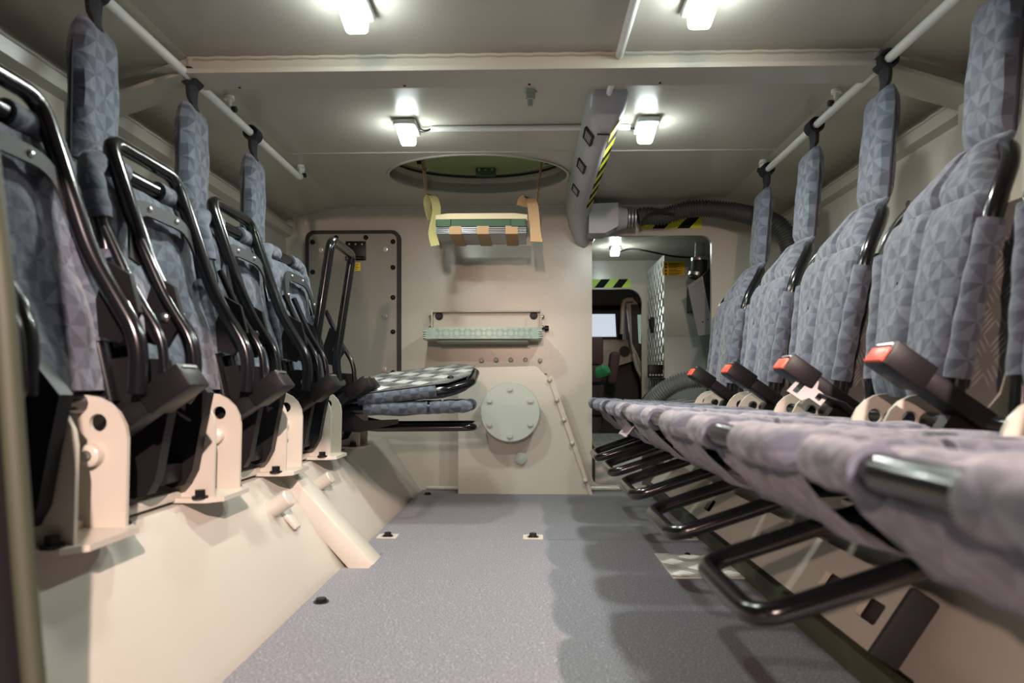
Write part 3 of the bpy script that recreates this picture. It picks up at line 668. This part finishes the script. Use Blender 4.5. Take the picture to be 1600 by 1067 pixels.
def make_bracket(t, yo):
    for s in (-1, 1):
        y = yo+s*0.06
        pl = [(-0.06, 0.262), (0.095, 0.262), (0.098, 0.40)]+[(0.03+0.068*math.cos(a), 0.40+0.068*math.sin(a)) for a in [PI*i/10 for i in range(1, 10)]]+[(-0.06, 0.40)]
        o = MB().prism(pl, 'Y', y-0.004, y+0.004, [circ(0.052, 0.425, 0.014, 16)]).build('bracket_plate', 'paint_b', t)
        MB().tube([(0.045, y-s*0.0, 0.375), (0.045, y-0.018, 0.375), (0.045, y-0.022, 0.375)], [0.019, 0.017, 0.011], 18).build('boss', 'paint_b', o)
        hexbolt((0.045, y-0.021, 0.375), (0, -1, 0), 0.006, 0.006).build('bolt', 'steel', o)
    f = MB().prism([(-0.06, yo-0.085), (0.09, yo-0.085), (0.115, yo-0.06), (0.115, yo+0.06), (0.09, yo+0.085), (-0.06, yo+0.085)], 'Z', 0.254, 0.263).build('foot_plate', 'paint_b', t)
    for y in (yo-0.078, yo+0.078, yo): 
        if y != yo: hexbolt((0.075, y, 0.263), (0, 0, 1), 0.0105, 0.016).build('bolt', 'plastic', f)
    MB().bx(-0.05, 0.03, -0.19, 0.19, 0.258, 0.275, 0.002).build('cross_rail', 'paint_b', t)
def make_hinges(t, ys=(-0.165, -0.035), low=False):
    for y in ys:
        pl = [(-0.02, 0.43), (0.05, 0.435), (0.075, 0.40), (0.07, 0.32), (0.055, 0.292), (0.03, 0.285), (-0.01, 0.30), (-0.02, 0.36)] if low else [(-0.02, 0.50), (0.06, 0.52), (0.10, 0.47), (0.085, 0.40), (0.07, 0.32), (0.055, 0.292), (0.03, 0.285), (-0.01, 0.30), (-0.02, 0.36)]
        MB().prism(pl, 'Y', y-0.014, y+0.014).build('hinge_arm', 'plastic', t)
    MB().bx(0.0, 0.05, ys[0], ys[1], 0.30, 0.335, 0.003).build('cross_channel', 'plastic', t)
    MB().tube([(0.02, -0.178, 0.42 if low else 0.455), (0.02, 0.178, 0.42 if low else 0.455)], 0.017, 12).build('pivot_tube', 'black', t)
    if low: return
    MB().prism([(-0.02, 0.44), (0.06, 0.43), (0.135, 0.485), (0.13, 0.525), (0.06, 0.53), (-0.01, 0.52)], 'Y', 0.170, 0.178).build('hinge_plate', 'plastic', t)
    hexbolt((0.085, 0.170, 0.495), (0, -1, 0), 0.008, 0.008).build('hinge_bolt', 'steel', t)
def make_belt(t, y, red=True, tongue=False, a=(-0.03, 0.405), b=(0.155, 0.535)):
    d = Vector((b[0]-a[0], 0, b[1]-a[1])); L = d.length; d.normalize(); n = Vector((-d.z, 0, d.x))
    R = Matrix((d, Vector((0, 1, 0)), d.cross(Vector((0, 1, 0))))).transposed(); o = Vector((a[0], y, a[1]))
    MB().box(tuple(o+d*L*0.40), (L*0.8, 0.054, 0.034), R, 0.006).build('belt_stalk', 'plastic', t)
    bh = MB().box(tuple(o+d*(L*0.84)), (L*0.34, 0.066, 0.044), R, 0.004).build('buckle_head', 'plastic', t)
    if red: MB().box(tuple(o+d*(L*1.012)-n*0.006), (0.009, 0.054, 0.026), R, 0.002).build('release_button', 'red', bh)
    MB().box(tuple(o+d*(L*1.012)+n*0.014), (0.004, 0.046, 0.004), R).build('buckle_slot', 'steel', bh)
def make_tongue(t, y, c=(0.10, 0.47), rot=0.5):
    pl = [(-0.032, -0.03), (0.032, -0.03), (0.03, 0.006), (0.014, 0.014), (0.013, 0.042), (-0.013, 0.042), (-0.014, 0.014), (-0.03, 0.006)]
    m = MB().prism(pl, 'Z', -0.0015, 0.0015, [rrect(-0.024, 0.024, -0.022, -0.01, 0.003), rrect(-0.007, 0.007, 0.022, 0.034, 0.002)])
    T = Matrix.Translation((c[0], y, c[1])) @ Matrix.Rotation(rot, 4, 'Y') @ Matrix.Rotation(PI/2+0.4, 4, 'X') @ Matrix.Rotation(PI-0.5, 4, 'Z')
    m.v = [tuple(T @ Vector(v)) for v in m.v]; m.build('belt_tongue', 'dull_steel', t)
    MB().strip([(c[0]-0.02, y, c[1]-0.01), (c[0]-0.07, y+0.01, c[1]-0.03), (0.0, y+0.02, 0.40)], 0.045, 0.003, (0, 1, 0)).build('belt_webbing', 'webbing', t)
def pan_parts(t, f, fold):
    """pan in plane coords: u from hinge (0) to front (0.45), n = normal (upholstered side +)"""
    W = 0.166 if fold else 0.185
    fr = fillet([f(0.0, -W, 0), f(0.445, -W, 0), f(0.445, W, 0), f(0.0, W, 0)], 0.05, 7)
    MB().tube(fr, 0.0155, 12).build('pan_frame', 'black', t)
    # cloth
    n = 22; sp = [0.02+0.40*i/(n-1) for i in range(n)]
    mb = MB().pillow([(s_, 0) for s_ in sp], [W-0.004]*n, 0.022, 20, chan=(-0.3, 0.3) if not fold else (), wr=0.0035 if fold else 0.0022, sag=0.012 if not fold else -0.02, back=0.75, seed=11, seams=(0.62,))
    # pillow local: x = along, z = -normal
    mb.v = [tuple(f(v[0], v[1], -v[2])) for v in mb.v]
    c = mb.build('seat_cloth', 'fabric', t)
    for s in (-1, 1):
        pts = resample(fillet([f(0.445, s*0.06, 0), f(0.445, s*W, 0), f(0.33, s*W, 0)], 0.05, 8), 24)
        MB().tube(pts, [0.0215+0.0012*math.sin(i*1.3) for i in range(24)], 14).build('front_sleeve', 'fabric', t)
        pts = lerp(f(0.10, s*W, 0), f(0.27 if fold else 0.32, s*W, 0), 14)
        MB().tube(pts, [0.021+0.001*math.sin(i*1.5) for i in range(14)], 14).build('side_sleeve', 'fabric', t)
    return c
GR = 'opened seats in a row along the side wall'
def make_open_seat():
    t = empty('troop_chair'); make_backrest(t); make_head(t); make_bracket(t, 0.0)
    make_hinges(t, (0.04, 0.165), True)
    def f(u, y, n): return Vector((0.025+u*0.998+n*0.05, y, 0.398+u*0.045+n))
    c = pan_parts(t, f, False)
    # hanging cloth skirt below the front
    sk = MB().pillow([(u, z) for u, z in ((0.04, 0.385), (0.12, 0.335), (0.2, 0.305), (0.3, 0.298), (0.38, 0.325), (0.43, 0.37), (0.458, 0.408))], [0.165]*7, 0.004, 12, wr=0.003, seed=9); sk.build('seat_sling', 'fabric', c)
    lp = fillet([(0.02, -0.115, 0.40), (0.16, -0.115, 0.335), (0.475, -0.115, 0.228), (0.475, 0.115, 0.228), (0.16, 0.115, 0.335), (0.02, 0.115, 0.40)], 0.04, 6)
    MB().tube(lp, 0.0135, 12).build('leg_loop', 'black', t)
    for s in (-1, 1): MB().box((0.2, s*0.115, 0.36), (0.10, 0.008, 0.055), Matrix.Rotation(0.3, 3, 'Y'), 0.003).build('loop_link', 'plastic', t)
    make_belt(t, 0.17)
    return t
RX = 0.72
open_labels = ['opened grey patterned folding seat, first next to the bulkhead doorway', 'opened grey patterned folding seat, second from the bulkhead doorway',
    'opened grey patterned folding seat, third from the bulkhead doorway', 'opened grey patterned folding seat, fourth from the bulkhead doorway, pink-lit headrest',
    'opened folding seat, fifth from the bulkhead doorway, above the kick panel end', 'opened folding seat farthest from the bulkhead doorway, only its cloth pan in view']
ys = [2.54, 2.12, 1.70, 1.28, 0.86, 0.44]
proto = make_open_seat()
for i, y in enumerate(ys):
    o = proto if i == 0 else copy_tree(proto)
    o.location = (RX, y, 0); o.rotation_euler = (0, 0, PI)
    tag(o, open_labels[i], 'folding seat', GR)
    if i == 5:
        for ch in list(o.children):
            if ch.name.startswith('leg_loop') or ch.name.startswith('loop_link'): bpy.data.objects.remove(ch)
    if i == 2: make_tongue(o, 0.20, (0.115, 0.475), 0.3)

GL = 'folded-up seats in a row along the side wall'
def make_folded_seat():
    t = empty('troop_chair'); make_backrest(t, -0.065); make_head(t, -0.03); make_bracket(t, 0.05); make_hinges(t)
    d = Vector((-0.215, 0, 0.97)).normalized(); nn = Vector((-d.z, 0, d.x))  # upholstered side faces the back
    O = Vector((0.035, 0, 0.455))
    def f(u, y, n): return O+d*u+Vector((0, y, 0))+nn*n
    c = pan_parts(t, f, True)
    # dark inner bracket on the pan underside
    ib = fillet([f(0.25, -0.14, -0.03), f(0.37, -0.10, -0.03), f(0.37, 0.10, -0.03), f(0.25, 0.14, -0.03)], 0.05)
    br = MB().strip(ib, 0.030, 0.005, tuple(d)).build('pan_bracket', 'rubber', t)
    for u, y in ((0.37, -0.05), (0.37, 0.05), (0.30, -0.122), (0.30, 0.122)): domebolt(f(u, y, -0.033), -nn, 0.006, 0.005, 8).build('rivet', 'steel', br)
    # leg loop folded against it
    q = lambda y, s: [(0.105, y, 0.47), (0.11, y, 0.555), (0.03, y, 0.69), (-0.052, y, 0.935)]
    lp = q(-0.12, 0)+q(0.12, 0)[::-1]
    MB().tube(fillet(lp, 0.04, 6), 0.0145, 12).build('leg_loop', 'black', t)
    for s in (-1, 1):
        lk = MB().prism([(0.035, 0.56), (0.07, 0.55), (0.10, 0.60), (0.085, 0.66), (0.05, 0.68), (0.03, 0.62)], 'Y', s*0.14-0.006, s*0.14+0.006).build('loop_link', 'plastic', t)
        domebolt((0.07, s*0.14-0.006, 0.605), (0, -1, 0), 0.010, 0.008).build('link_bolt', 'steel', lk)
        MB().tube(fillet([(0.03, s*0.158, 0.74), (0.075, s*0.158, 0.64), (0.125, s*0.158, 0.56), (0.13, s*0.158, 0.475), (0.115, s*0.158, 0.455)], 0.03), 0.008, 10).build('stay_rod', 'black', t)
    make_belt(t, 0.158, False, a=(-0.02, 0.36), b=(0.175, 0.50))
    return t
fold_labels = ['folded-up grey patterned seat beside the dark door edge', 'folded-up grey patterned seat, second from the dark door edge, metal belt tongue beside its buckle',
    'folded-up grey patterned seat, third from the dark door edge', 'folded-up grey patterned seat beside the lowered seat, its leg loop before the access panel']
yl = [0.935, 1.35, 1.75, 2.14]
protoL = make_folded_seat()
for i, y in enumerate(yl):
    o = protoL if i == 0 else copy_tree(protoL)
    o.location = (-RX, y, 0); tag(o, fold_labels[i], 'folding seat', GL)
    if i == 1: make_tongue(o, -0.165, (0.10, 0.475), 0.2)
    if i == 3:      # its leg loop stands upright, away from the pan
        for ch in list(o.children):
            if ch.name.startswith('leg_loop'): bpy.data.objects.remove(ch)
        MB().tube(fillet([(0.085, -0.12, 0.50), (0.075, -0.12, 0.56), (0.13, -0.12, 0.92), (0.13, 0.12, 0.92), (0.075, 0.12, 0.56), (0.085, 0.12, 0.50)], 0.035, 6), 0.0145, 12).build('leg_loop', 'black', o)

lf = empty('leaflet', tuple(P(988, 664, 2.02)+Vector((-0.016, 0.0, -0.012)))); tag(lf, 'printed leaflet with blue band tucked under the opened seat pans', 'leaflet')
RL = Matrix.Rotation(math.radians(-52), 3, 'Y')
MB().box((0, 0, 0), (0.045, 0.15, 0.002), RL).build('sheet', 'pinkpaper', lf)
MB().box(tuple(RL @ Vector((-0.004, 0, -0.0012))), (0.016, 0.148, 0.001), RL).build('printed_band', 'bluepaper', lf)
# lowered seat with its back folded down on the pan
e = empty('troop_chair', (-RX, 2.53, 0)); tag(e, 'lowered grey seat with backrest folded flat, tread plate on top', 'folding seat')
make_bracket(e, 0.03); make_hinges(e, low=True)
def f(u, y, n): return Vector((0.05+u*0.998, y, 0.40+u*0.03+n))
pan_parts(e, f, False)
def g(u, y, n): return Vector((0.10+u*0.965-n*0.24, y, 0.466+u*0.12+y*0.2+n))
W = 0.18
MB().tube(fillet([g(-0.02, -W, 0), g(0.35, -W, 0), g(0.43, -0.11, 0), g(0.43, 0.11, 0), g(0.35, W, 0), g(-0.02, W, 0)], 0.04), 0.0155, 12).build('back_frame', 'black', e)
for s in (-1, 1): MB().tube(lerp(g(0.03, s*W, 0), g(0.31, s*W, 0), 12), 0.021, 14).build('side_sleeve', 'fabric', e)
mb = MB().pillow([(0.02+0.4*i/17, 0) for i in range(18)], [W-0.003 if i < 14 else W-0.003-0.015*(i-13) for i in range(18)], 0.022, 18, wr=0.002, seed=4)
mb.v = [tuple(g(v[0], v[1], v[2]-0.012)) for v in mb.v]; mb.build('backrest', 'fabric', e)
bp = MB().prism([(0.0, -W-0.01), (0.36, -W-0.01), (0.43, -0.10), (0.43, 0.10), (0.36, W+0.01), (0.0, W+0.01)], 'Z', 0.024, 0.027); bp.v = [tuple(g(*v)) for v in bp.v]; po = bp.build('back_plate', 'alu_dark', e)
lg = MB().lugs(6, 5, 0.072, 0.003, Matrix.Translation((0.0, -0.18, 0.027)), keep=lambda x, y: x < 0.35 or abs(y-0.18) < 0.12); lg.v = [tuple(g(*v)) for v in lg.v]; tag(lg.build('tread_lugs', 'alu', po), kind='stuff')
domebolt(g(0.36, -0.12, 0.027), (0, 0, 1), 0.012, 0.01).build('rivet', 'plastic', po)
MB().tube(fillet([(0.05, -0.115, 0.36), (0.16, -0.115, 0.335), (0.52, -0.115, 0.338), (0.52, 0.115, 0.338), (0.16, 0.115, 0.335), (0.05, 0.115, 0.36)], 0.04, 6), 0.0135, 12).build('leg_loop', 'black', e)
MB().prism([(0.05, 0.33), (0.14, 0.325), (0.27, 0.355), (0.27, 0.37), (0.15, 0.365), (0.08, 0.41), (0.04, 0.40)], 'Y', -0.20, -0.19).build('side_arm', 'plastic', e)
make_belt(e, -0.16, False, a=(0.0, 0.36), b=(0.18, 0.50))
# ================================================================== CAB beyond the doorway
Y2 = 4.6; cy0 = YB+0.026
struct(MB().bx(-0.5, 1.5, cy0, 6.0, -0.06, -0.02), 'floor', 'panel')
struct(MB().bx(-0.5, 1.5, cy0, Y2+0.05, ZC, ZC+0.03), 'ceiling', 'paint')
struct(MB().bx(1.5, 1.53, cy0, 6.0, -0.06, ZC+0.03), 'wall_right', 'paint')
struct(MB().bx(-0.53, -0.5, cy0, 6.0, -0.06, ZC+0.03), 'wall_left', 'paint')
# header with rounded opening
zs = P(0, 455, Y2).z; xr = P(1003, 500, Y2).x
wf = struct(MB().prism([(-0.5, 0), (1.5, 0), (1.5, ZC), (-0.5, ZC)], 'Y', Y2, Y2+0.03, [rrect(-0.3, xr, 0.05, zs, 0.09)]), 'wall_front', 'paint')
ht = empty('hazard_tape', (0, 0, 0)); tag(ht, 'lime and black hazard tape on the cab header beyond the doorway', 'tape')
za, zb = P(0, 453, Y2).z, P(0, 440, Y2).z; xa, xb = P(915, 450, Y2).x, P(985, 450, Y2).x; wd = (xb-xa)/5
for j in range(5):
    q = [(xa+j*wd, za), (xa+(j+1)*wd, za), (min(xb, xa+(j+1)*wd+0.045), zb), (min(xb-0.001, xa+j*wd+0.045), zb)]
    MB().prism(q, 'Y', Y2-0.003, Y2-0.0005).build('tape_stripe', 'tape_g' if j % 2 == 0 else 'tape_k', ht)
# front: windscreen wall, dashboard, side door
struct(MB().bx(-0.5, 1.5, 5.9, 5.94, -0.06, ZC+0.03), 'wall_front', 'paint')
struct(MB().bx(-0.5, 1.5, Y2+0.05, 6.0, ZC, ZC+0.03), 'ceiling', 'paint')
a = P(890, 478, 5.75); b = P(972, 532, 5.75)
wn = struct(MB().prism([(a.x, b.z), (b.x, b.z), (b.x-0.02, a.z), (a.x, a.z)], 'Y', 5.72, 5.78, [[(a.x+0.05, b.z+0.03), (b.x-0.05, b.z+0.03), (b.x-0.06, a.z-0.07), (a.x+0.05, a.z-0.07)]]), 'window_1', 'darkcab')
MB().bx(a.x, b.x-0.02, 5.74, 5.75, b.z+0.005, a.z-0.02).build('pane', 'hallglow', wn)
struct(MB().prism([(a.x-0.3, a.z-0.02), (b.x+0.4, a.z-0.02), (b.x+0.4, a.z+0.3), (a.x-0.3, a.z+0.3)], 'Y', 5.76, 5.80), 'trim_6', 'paint')
db = empty('dashboard', (0, 5.3, 0)); tag(db, 'cream dashboard ledge with round speaker under the cab window', 'dashboard')
a = P(915, 532, 5.5); b = P(1000, 550, 5.5); MB().bx(a.x, b.x, 0.1, 0.45, b.z-0.04, a.z, 0.01).build('ledge', 'paint_b', db)
q = [P(925, 548, 5.3), P(992, 550, 5.3), P(996, 562, 5.3), P(938, 580, 5.3), P(925, 576, 5.3)]
sp_ = MB().prism([(p.x, p.z) for p in q], 'Y', 0.0, 0.12).build('side_console', 'paint_b', db)
p = P(976, 549, 5.29); MB().tube([(p.x, 0.0, p.z), (p.x, -0.012, p.z)], 0.042, 20).build('speaker_grille', 'darkcab', sp_)
q = [P(955, 565, 5.4), P(1010, 555, 5.4), P(1010, 700, 5.4), P(925, 700, 5.4), P(925, 575, 5.4)]
MB().prism([(p.x, p.z) for p in q], 'Y', 0.13, 0.2).build('footwell', 'darkcab', db)
# side door with window beyond
sd = struct(MB().prism([(p.x, p.z) for p in (P(978, 466, 5.0), P(1020, 466, 5.0), P(1020, 640, 5.0), P(1002, 600, 5.0), P(986, 540, 5.0))], 'Y', 5.0, 5.03), 'door_2', 'paint')
q = [P(986, 476, 4.99), P(1022, 474, 4.99), P(1022, 600, 4.99), P(1004, 570, 4.99), P(988, 535, 4.99)]
MB().prism([(p.x, p.z) for p in q], 'Y', 4.975, 4.999).build('window_frame', 'darkcab', sd)
q = [P(996, 492, 4.97), P(1022, 490, 4.97), P(1022, 542, 4.97), P(998, 536, 4.97)]
MB().prism([(p.x, p.z) for p in q], 'Y', 4.966, 4.974).build('pane', 'greenglow', sd)
MB().tube(smooth_path([P(989, 468, 4.95), P(978, 469, 4.95), P(974, 476, 4.95), P(973, 495, 4.95), P(972, 522, 4.95)], 24), 0.017, 12).build('grab_handle', 'paint_b', sd)
MB().tube([P(990, 552, 4.95), P(996, 575, 4.95), P(1005, 592, 4.95)], 0.017, 12).build('door_pull', 'paint_b', sd)
# cab seats
cs = empty('cab_chair', tuple(P(930, 700, 4.5).xy)+(0,)); tag(cs, 'maroon cab seat behind the green cloth beyond the doorway', 'cab seat'); bx_ = P(930, 700, 4.5)
def cbox(n, px0, px1, py0, py1, y, dep, m='cabseat', b=0.02):
    a = P(px0, py0, y); c = P(px1, py1, y); return MB().bx(a.x-bx_.x, c.x-bx_.x, y-4.5, y-4.5+dep, c.z, a.z, b).build(n, m, cs)
cbox('backrest', 912, 943, 526, 570, 4.5, 0.12); cbox('side_bolster', 912, 941, 571, 598, 4.45, 0.16)
cbox('seat_cushion', 912, 945, 600, 650, 4.5, 0.4, 'darkcab'); cbox('pedestal', 915, 940, 650, 722, 4.55, 0.3, 'darkcab', 0.005)
ar = P(958, 575, 4.55); MB().box((ar.x-bx_.x, 0.05, ar.z), (0.065, 0.11, 0.215), Matrix.Rotation(0.12, 3, 'Y'), 0.024, 3).build('armrest', 'cabseat', cs)
gc = MB().pillow([(0, 0), (0.02, 0.02), (0.03, 0.05), (0.03, 0.07)], [0.05, 0.05, 0.045, 0.035], 0.006, 10, wr=0.004, seed=2)
p = P(944, 588, 4.43); T = Matrix.Translation(p) @ Matrix.Rotation(-PI/2-0.2, 4, 'Z') @ Matrix.Rotation(0.25, 4, 'X'); gc.v = [tuple(T @ Vector(v)) for v in gc.v]
tag(gc.build('draped_cloth', 'gcloth'), 'bright green cloth hanging from the maroon cab seat', 'cloth')
# cabinet
cb = empty('tread_cabinet', (0.787, 4.0, 0)); tag(cb, 'tall grey cabinet with tread plate side seen through the doorway', 'cabinet')
MB().bx(0.003, 0.70, 0.0, 0.58, 0.0, 0.775, 0.002).build('cabinet_body', 'grey_paint', cb)
bm_ = MB().bx(0.003, 0.70, 0.0, 0.58, 0.775, 1.25, 0.002); bm_.build('cabinet_upper', 'grey_paint', cb)
zb_ = P(0, 603, 4.0).z
MB().bx(0.0, 0.004, 0.0, 0.58, zb_, 1.255).build('tread_panel', 'alu', cb)
T = Matrix.Translation((0.0, 0.58, zb_)) @ Matrix.Rotation(-PI/2, 4, 'Z') @ Matrix.Rotation(PI/2, 4, 'X')
nv = int((1.25-zb_)/0.046)
lg = MB().lugs(12, nv, 0.046, 0.0022, Matrix(((0, 0, -1, 0.0), (1, 0, 0, 0.015), (0, 1, 0, zb_+0.01), (0, 0, 0, 1))))
tag(lg.build('tread_lugs', 'alu', cb), kind='stuff')
p = P(1020, 508, 4.35); MB().bx(-0.02, 0, 0.32, 0.36, p.z-0.05, p.z+0.05, 0.004).build('latch', 'plastic', cb)
MB().tube([(-0.022, 0.31, p.z-0.03), (-0.03, 0.31, p.z+0.035)], 0.008, 8).build('latch_lever', 'plastic', cb)
a = P(1033, 408, 3.99); b = P(1070, 430, 3.99)
wl_ = tag(empty('warning_label', (0, 3.997, 0)), 'yellow printed warning label on the grey cabinet front', 'label')
MB().bx(a.x+0.015, b.x, -0.001, 0.002, b.z, a.z).build('sheet', 'yellow', wl_)
for j in range(4):
    z = a.z-0.012-0.0185*j
    for k in range(3): MB().bx(a.x+0.045, b.x-0.012-0.015*((j+k) % 3), -0.0018, -0.001, z-0.0052*k-0.0012, z-0.0052*k+0.0012).build('print_line', 'tape_k', wl_)
    MB().prism([(a.x+0.021, z-0.01), (a.x+0.037, z-0.01), (a.x+0.029, z+0.004)], 'Y', -0.0018, -0.001).build('hazard_mark', 'tape_k', wl_)
p = P(1030, 576, 4.0)
# leaning grey box with black bracket on the cab wall
lx = empty('metal_case', (0, 3.55, 0)); tag(lx, 'grey metal case leaning beside the doorway edge on black bracket', 'case')
q = [P(1075, 447, 3.55), P(1097, 432, 3.55), P(1114, 515, 3.55), P(1112, 521, 3.55), P(1091, 525, 3.55)]
MB().prism([(p.x, p.z) for p in q], 'Y', 0, 0.012).build('case_front', 'boxmetal', lx)
q = [P(1097, 432, 3.55), P(1125, 405, 3.55), P(1135, 500, 3.55), P(1114, 515, 3.55)]
MB().prism([(p.x, p.z) for p in q], 'Y', -0.01, 0.12).build('case_side', 'plastic', lx)
q = [P(1073, 447, 3.55), P(1097, 431, 3.55), P(1098, 437, 3.55), P(1076, 452, 3.55)]
MB().prism([(p.x, p.z) for p in q], 'Y', -0.006, 0.014).build('case_lip', 'steel', lx)
a = P(1110, 450, 3.55); MB().bx(a.x-0.02, a.x+0.06, 0.11, 0.4475, a.z-0.08, a.z+0.06, 0.004).build('wall_bracket', 'plastic', lx)
for px, py in ((1098, 503), (1106, 499)): domebolt((P(px, py, 3.55).x, 0, P(px, py, 3.55).z), (0, -1, 0), 0.004, 0.004, 8).build('rivet', 'plastic', lx)
pp = empty('filler_pipe', (0, 3.72, 0)); tag(pp, 'black vertical pipe with steel clamps above the grey metal case', 'pipe')
def r36(px, py): v = P(px, py, 3.6); return (v.x, 0, v.z)
MB().tube([r36(1103, 372), r36(1102, 396)], 0.028, 16).build('upper_pipe', 'grey_paint', pp)
MB().tube([r36(1102, 400), r36(1101, 415), r36(1098, 430)], 0.043, 16).build('hose_sleeve', 'rubber', pp)
for a_, b_ in (((1102, 396), (1102, 401)), ((1098, 421), (1097, 426))): MB().tube([r36(*a_), r36(*b_)], 0.046, 16).build('clamp', 'steel', pp)
# cab lamps and cable
for px, py, d, lab in ((961, 393, 4.15, 'small bright cab ceiling lamp seen through the doorway'),):
    v = P(px, py, d); t = empty('cab_lamp', (v.x, d, ZC)); tag(t, lab, 'lamp')
    MB().box((0, 0, -0.012), (0.06, 0.08, 0.024), None, 0.006).build('lamp_base', 'lampbody', t)
    MB().box((0, -0.01, -0.034), (0.052, 0.08, 0.024), Matrix.Rotation(-0.2, 3, 'X'), 0.008).build('lens', 'lens', t)
    l = bpy.data.lights.new('lamp_light', 'POINT'); l.energy = 1.3; l.color = (0.90, 1, 0.95); l.shadow_soft_size = 0.02
    o = bpy.data.objects.new('lamp_light', l); C.objects.link(o); o.parent = t; o.location = (0, -0.02, -0.07)
tag(MB().tube(smooth_path([P(968, 393, 4.1), P(985, 389, 4.05), P(1010, 392, 3.95), P(1050, 400, 3.85), P(1085, 403, 3.75)], 40), 0.005, 8).build('cab_cable', 'plastic'), 'black cable strung from the cab lamp to the pipe', 'cable')
# hose and cables, tread boxes on the cab floor
hose('floor_hose', [P(1110, 590, 3.5), P(1090, 592, 3.5), P(1065, 596, 3.52), P(1040, 608, 3.55), P(1020, 626, 3.6), P(1006, 650, 3.65), P(1000, 690, 3.7)], 0.042, 'hose_grey', 'grey corrugated hose curving down in front of the tread cabinet', 46, amp=0.11)
cbn = empty('cable_bundle', (0, 0, 0)); tag(cbn, 'bundle of black cables hanging below the tread cabinet', 'cables')
for j in range(5):
    MB().tube(smooth_path([P(1018+5*j, 592, 3.955), P(1020+4*j, 606, 3.9), P(1006+5*j, 622, 3.86), P(992+6*j, 645, 3.80), P(985+6*j, 690, 3.78)], 24), 0.009, 8).build('cable', 'rubber', cbn)
cn = empty('connector_block', tuple(P(1024, 580, 3.97))); tag(cn, 'black connector block at the foot of the tread cabinet', 'connector')
MB().box((0, 0, 0), (0.085, 0.03, 0.075), None, 0.004).build('block', 'plastic', cn)
for j in range(5): MB().cyl((-0.034+0.017*j, -0.015, -0.022), (-0.034+0.017*j, -0.024, -0.022), 0.006, n=8).build('socket', 'steel', cn)
def tbox(px0, px1, py0, py1, y, dep, label):
    a = P(px0, py0, y); c = P(px1, py1, y); t = empty('tread_box', (a.x, y, 0)); tag(t, label, 'box')
    W_ = c.x-a.x; H = a.z; z0 = max(0.0-0.02, c.z)
    q = [(0, H-0.03), (0, -0.02), (dep, -0.02), (dep, H+0.0)]
    MB().prism(q, 'X', 0, W_).build('box_body', 'alu', t)
    n1 = max(1, int(W_/0.046)); u = Vector((0, dep, 0.03)).normalized()
    T = Matrix(((1, 0, 0, 0.004), (0, u.y, -u.z, 0.0), (0, u.z, u.y, H-0.03), (0, 0, 0, 1)))
    tag(MB().lugs(n1, max(1, int(dep/0.046)), 0.046, 0.0022, T).build('tread_lugs', 'alu', t), kind='stuff')
tbox(1050, 1110, 625, 700, 3.62, 0.33, 'tread plate box behind the grey hose in the doorway')
tbox(930, 1003, 690, 760, 3.35, 0.6, 'low tread plate step just beyond the doorway sill')
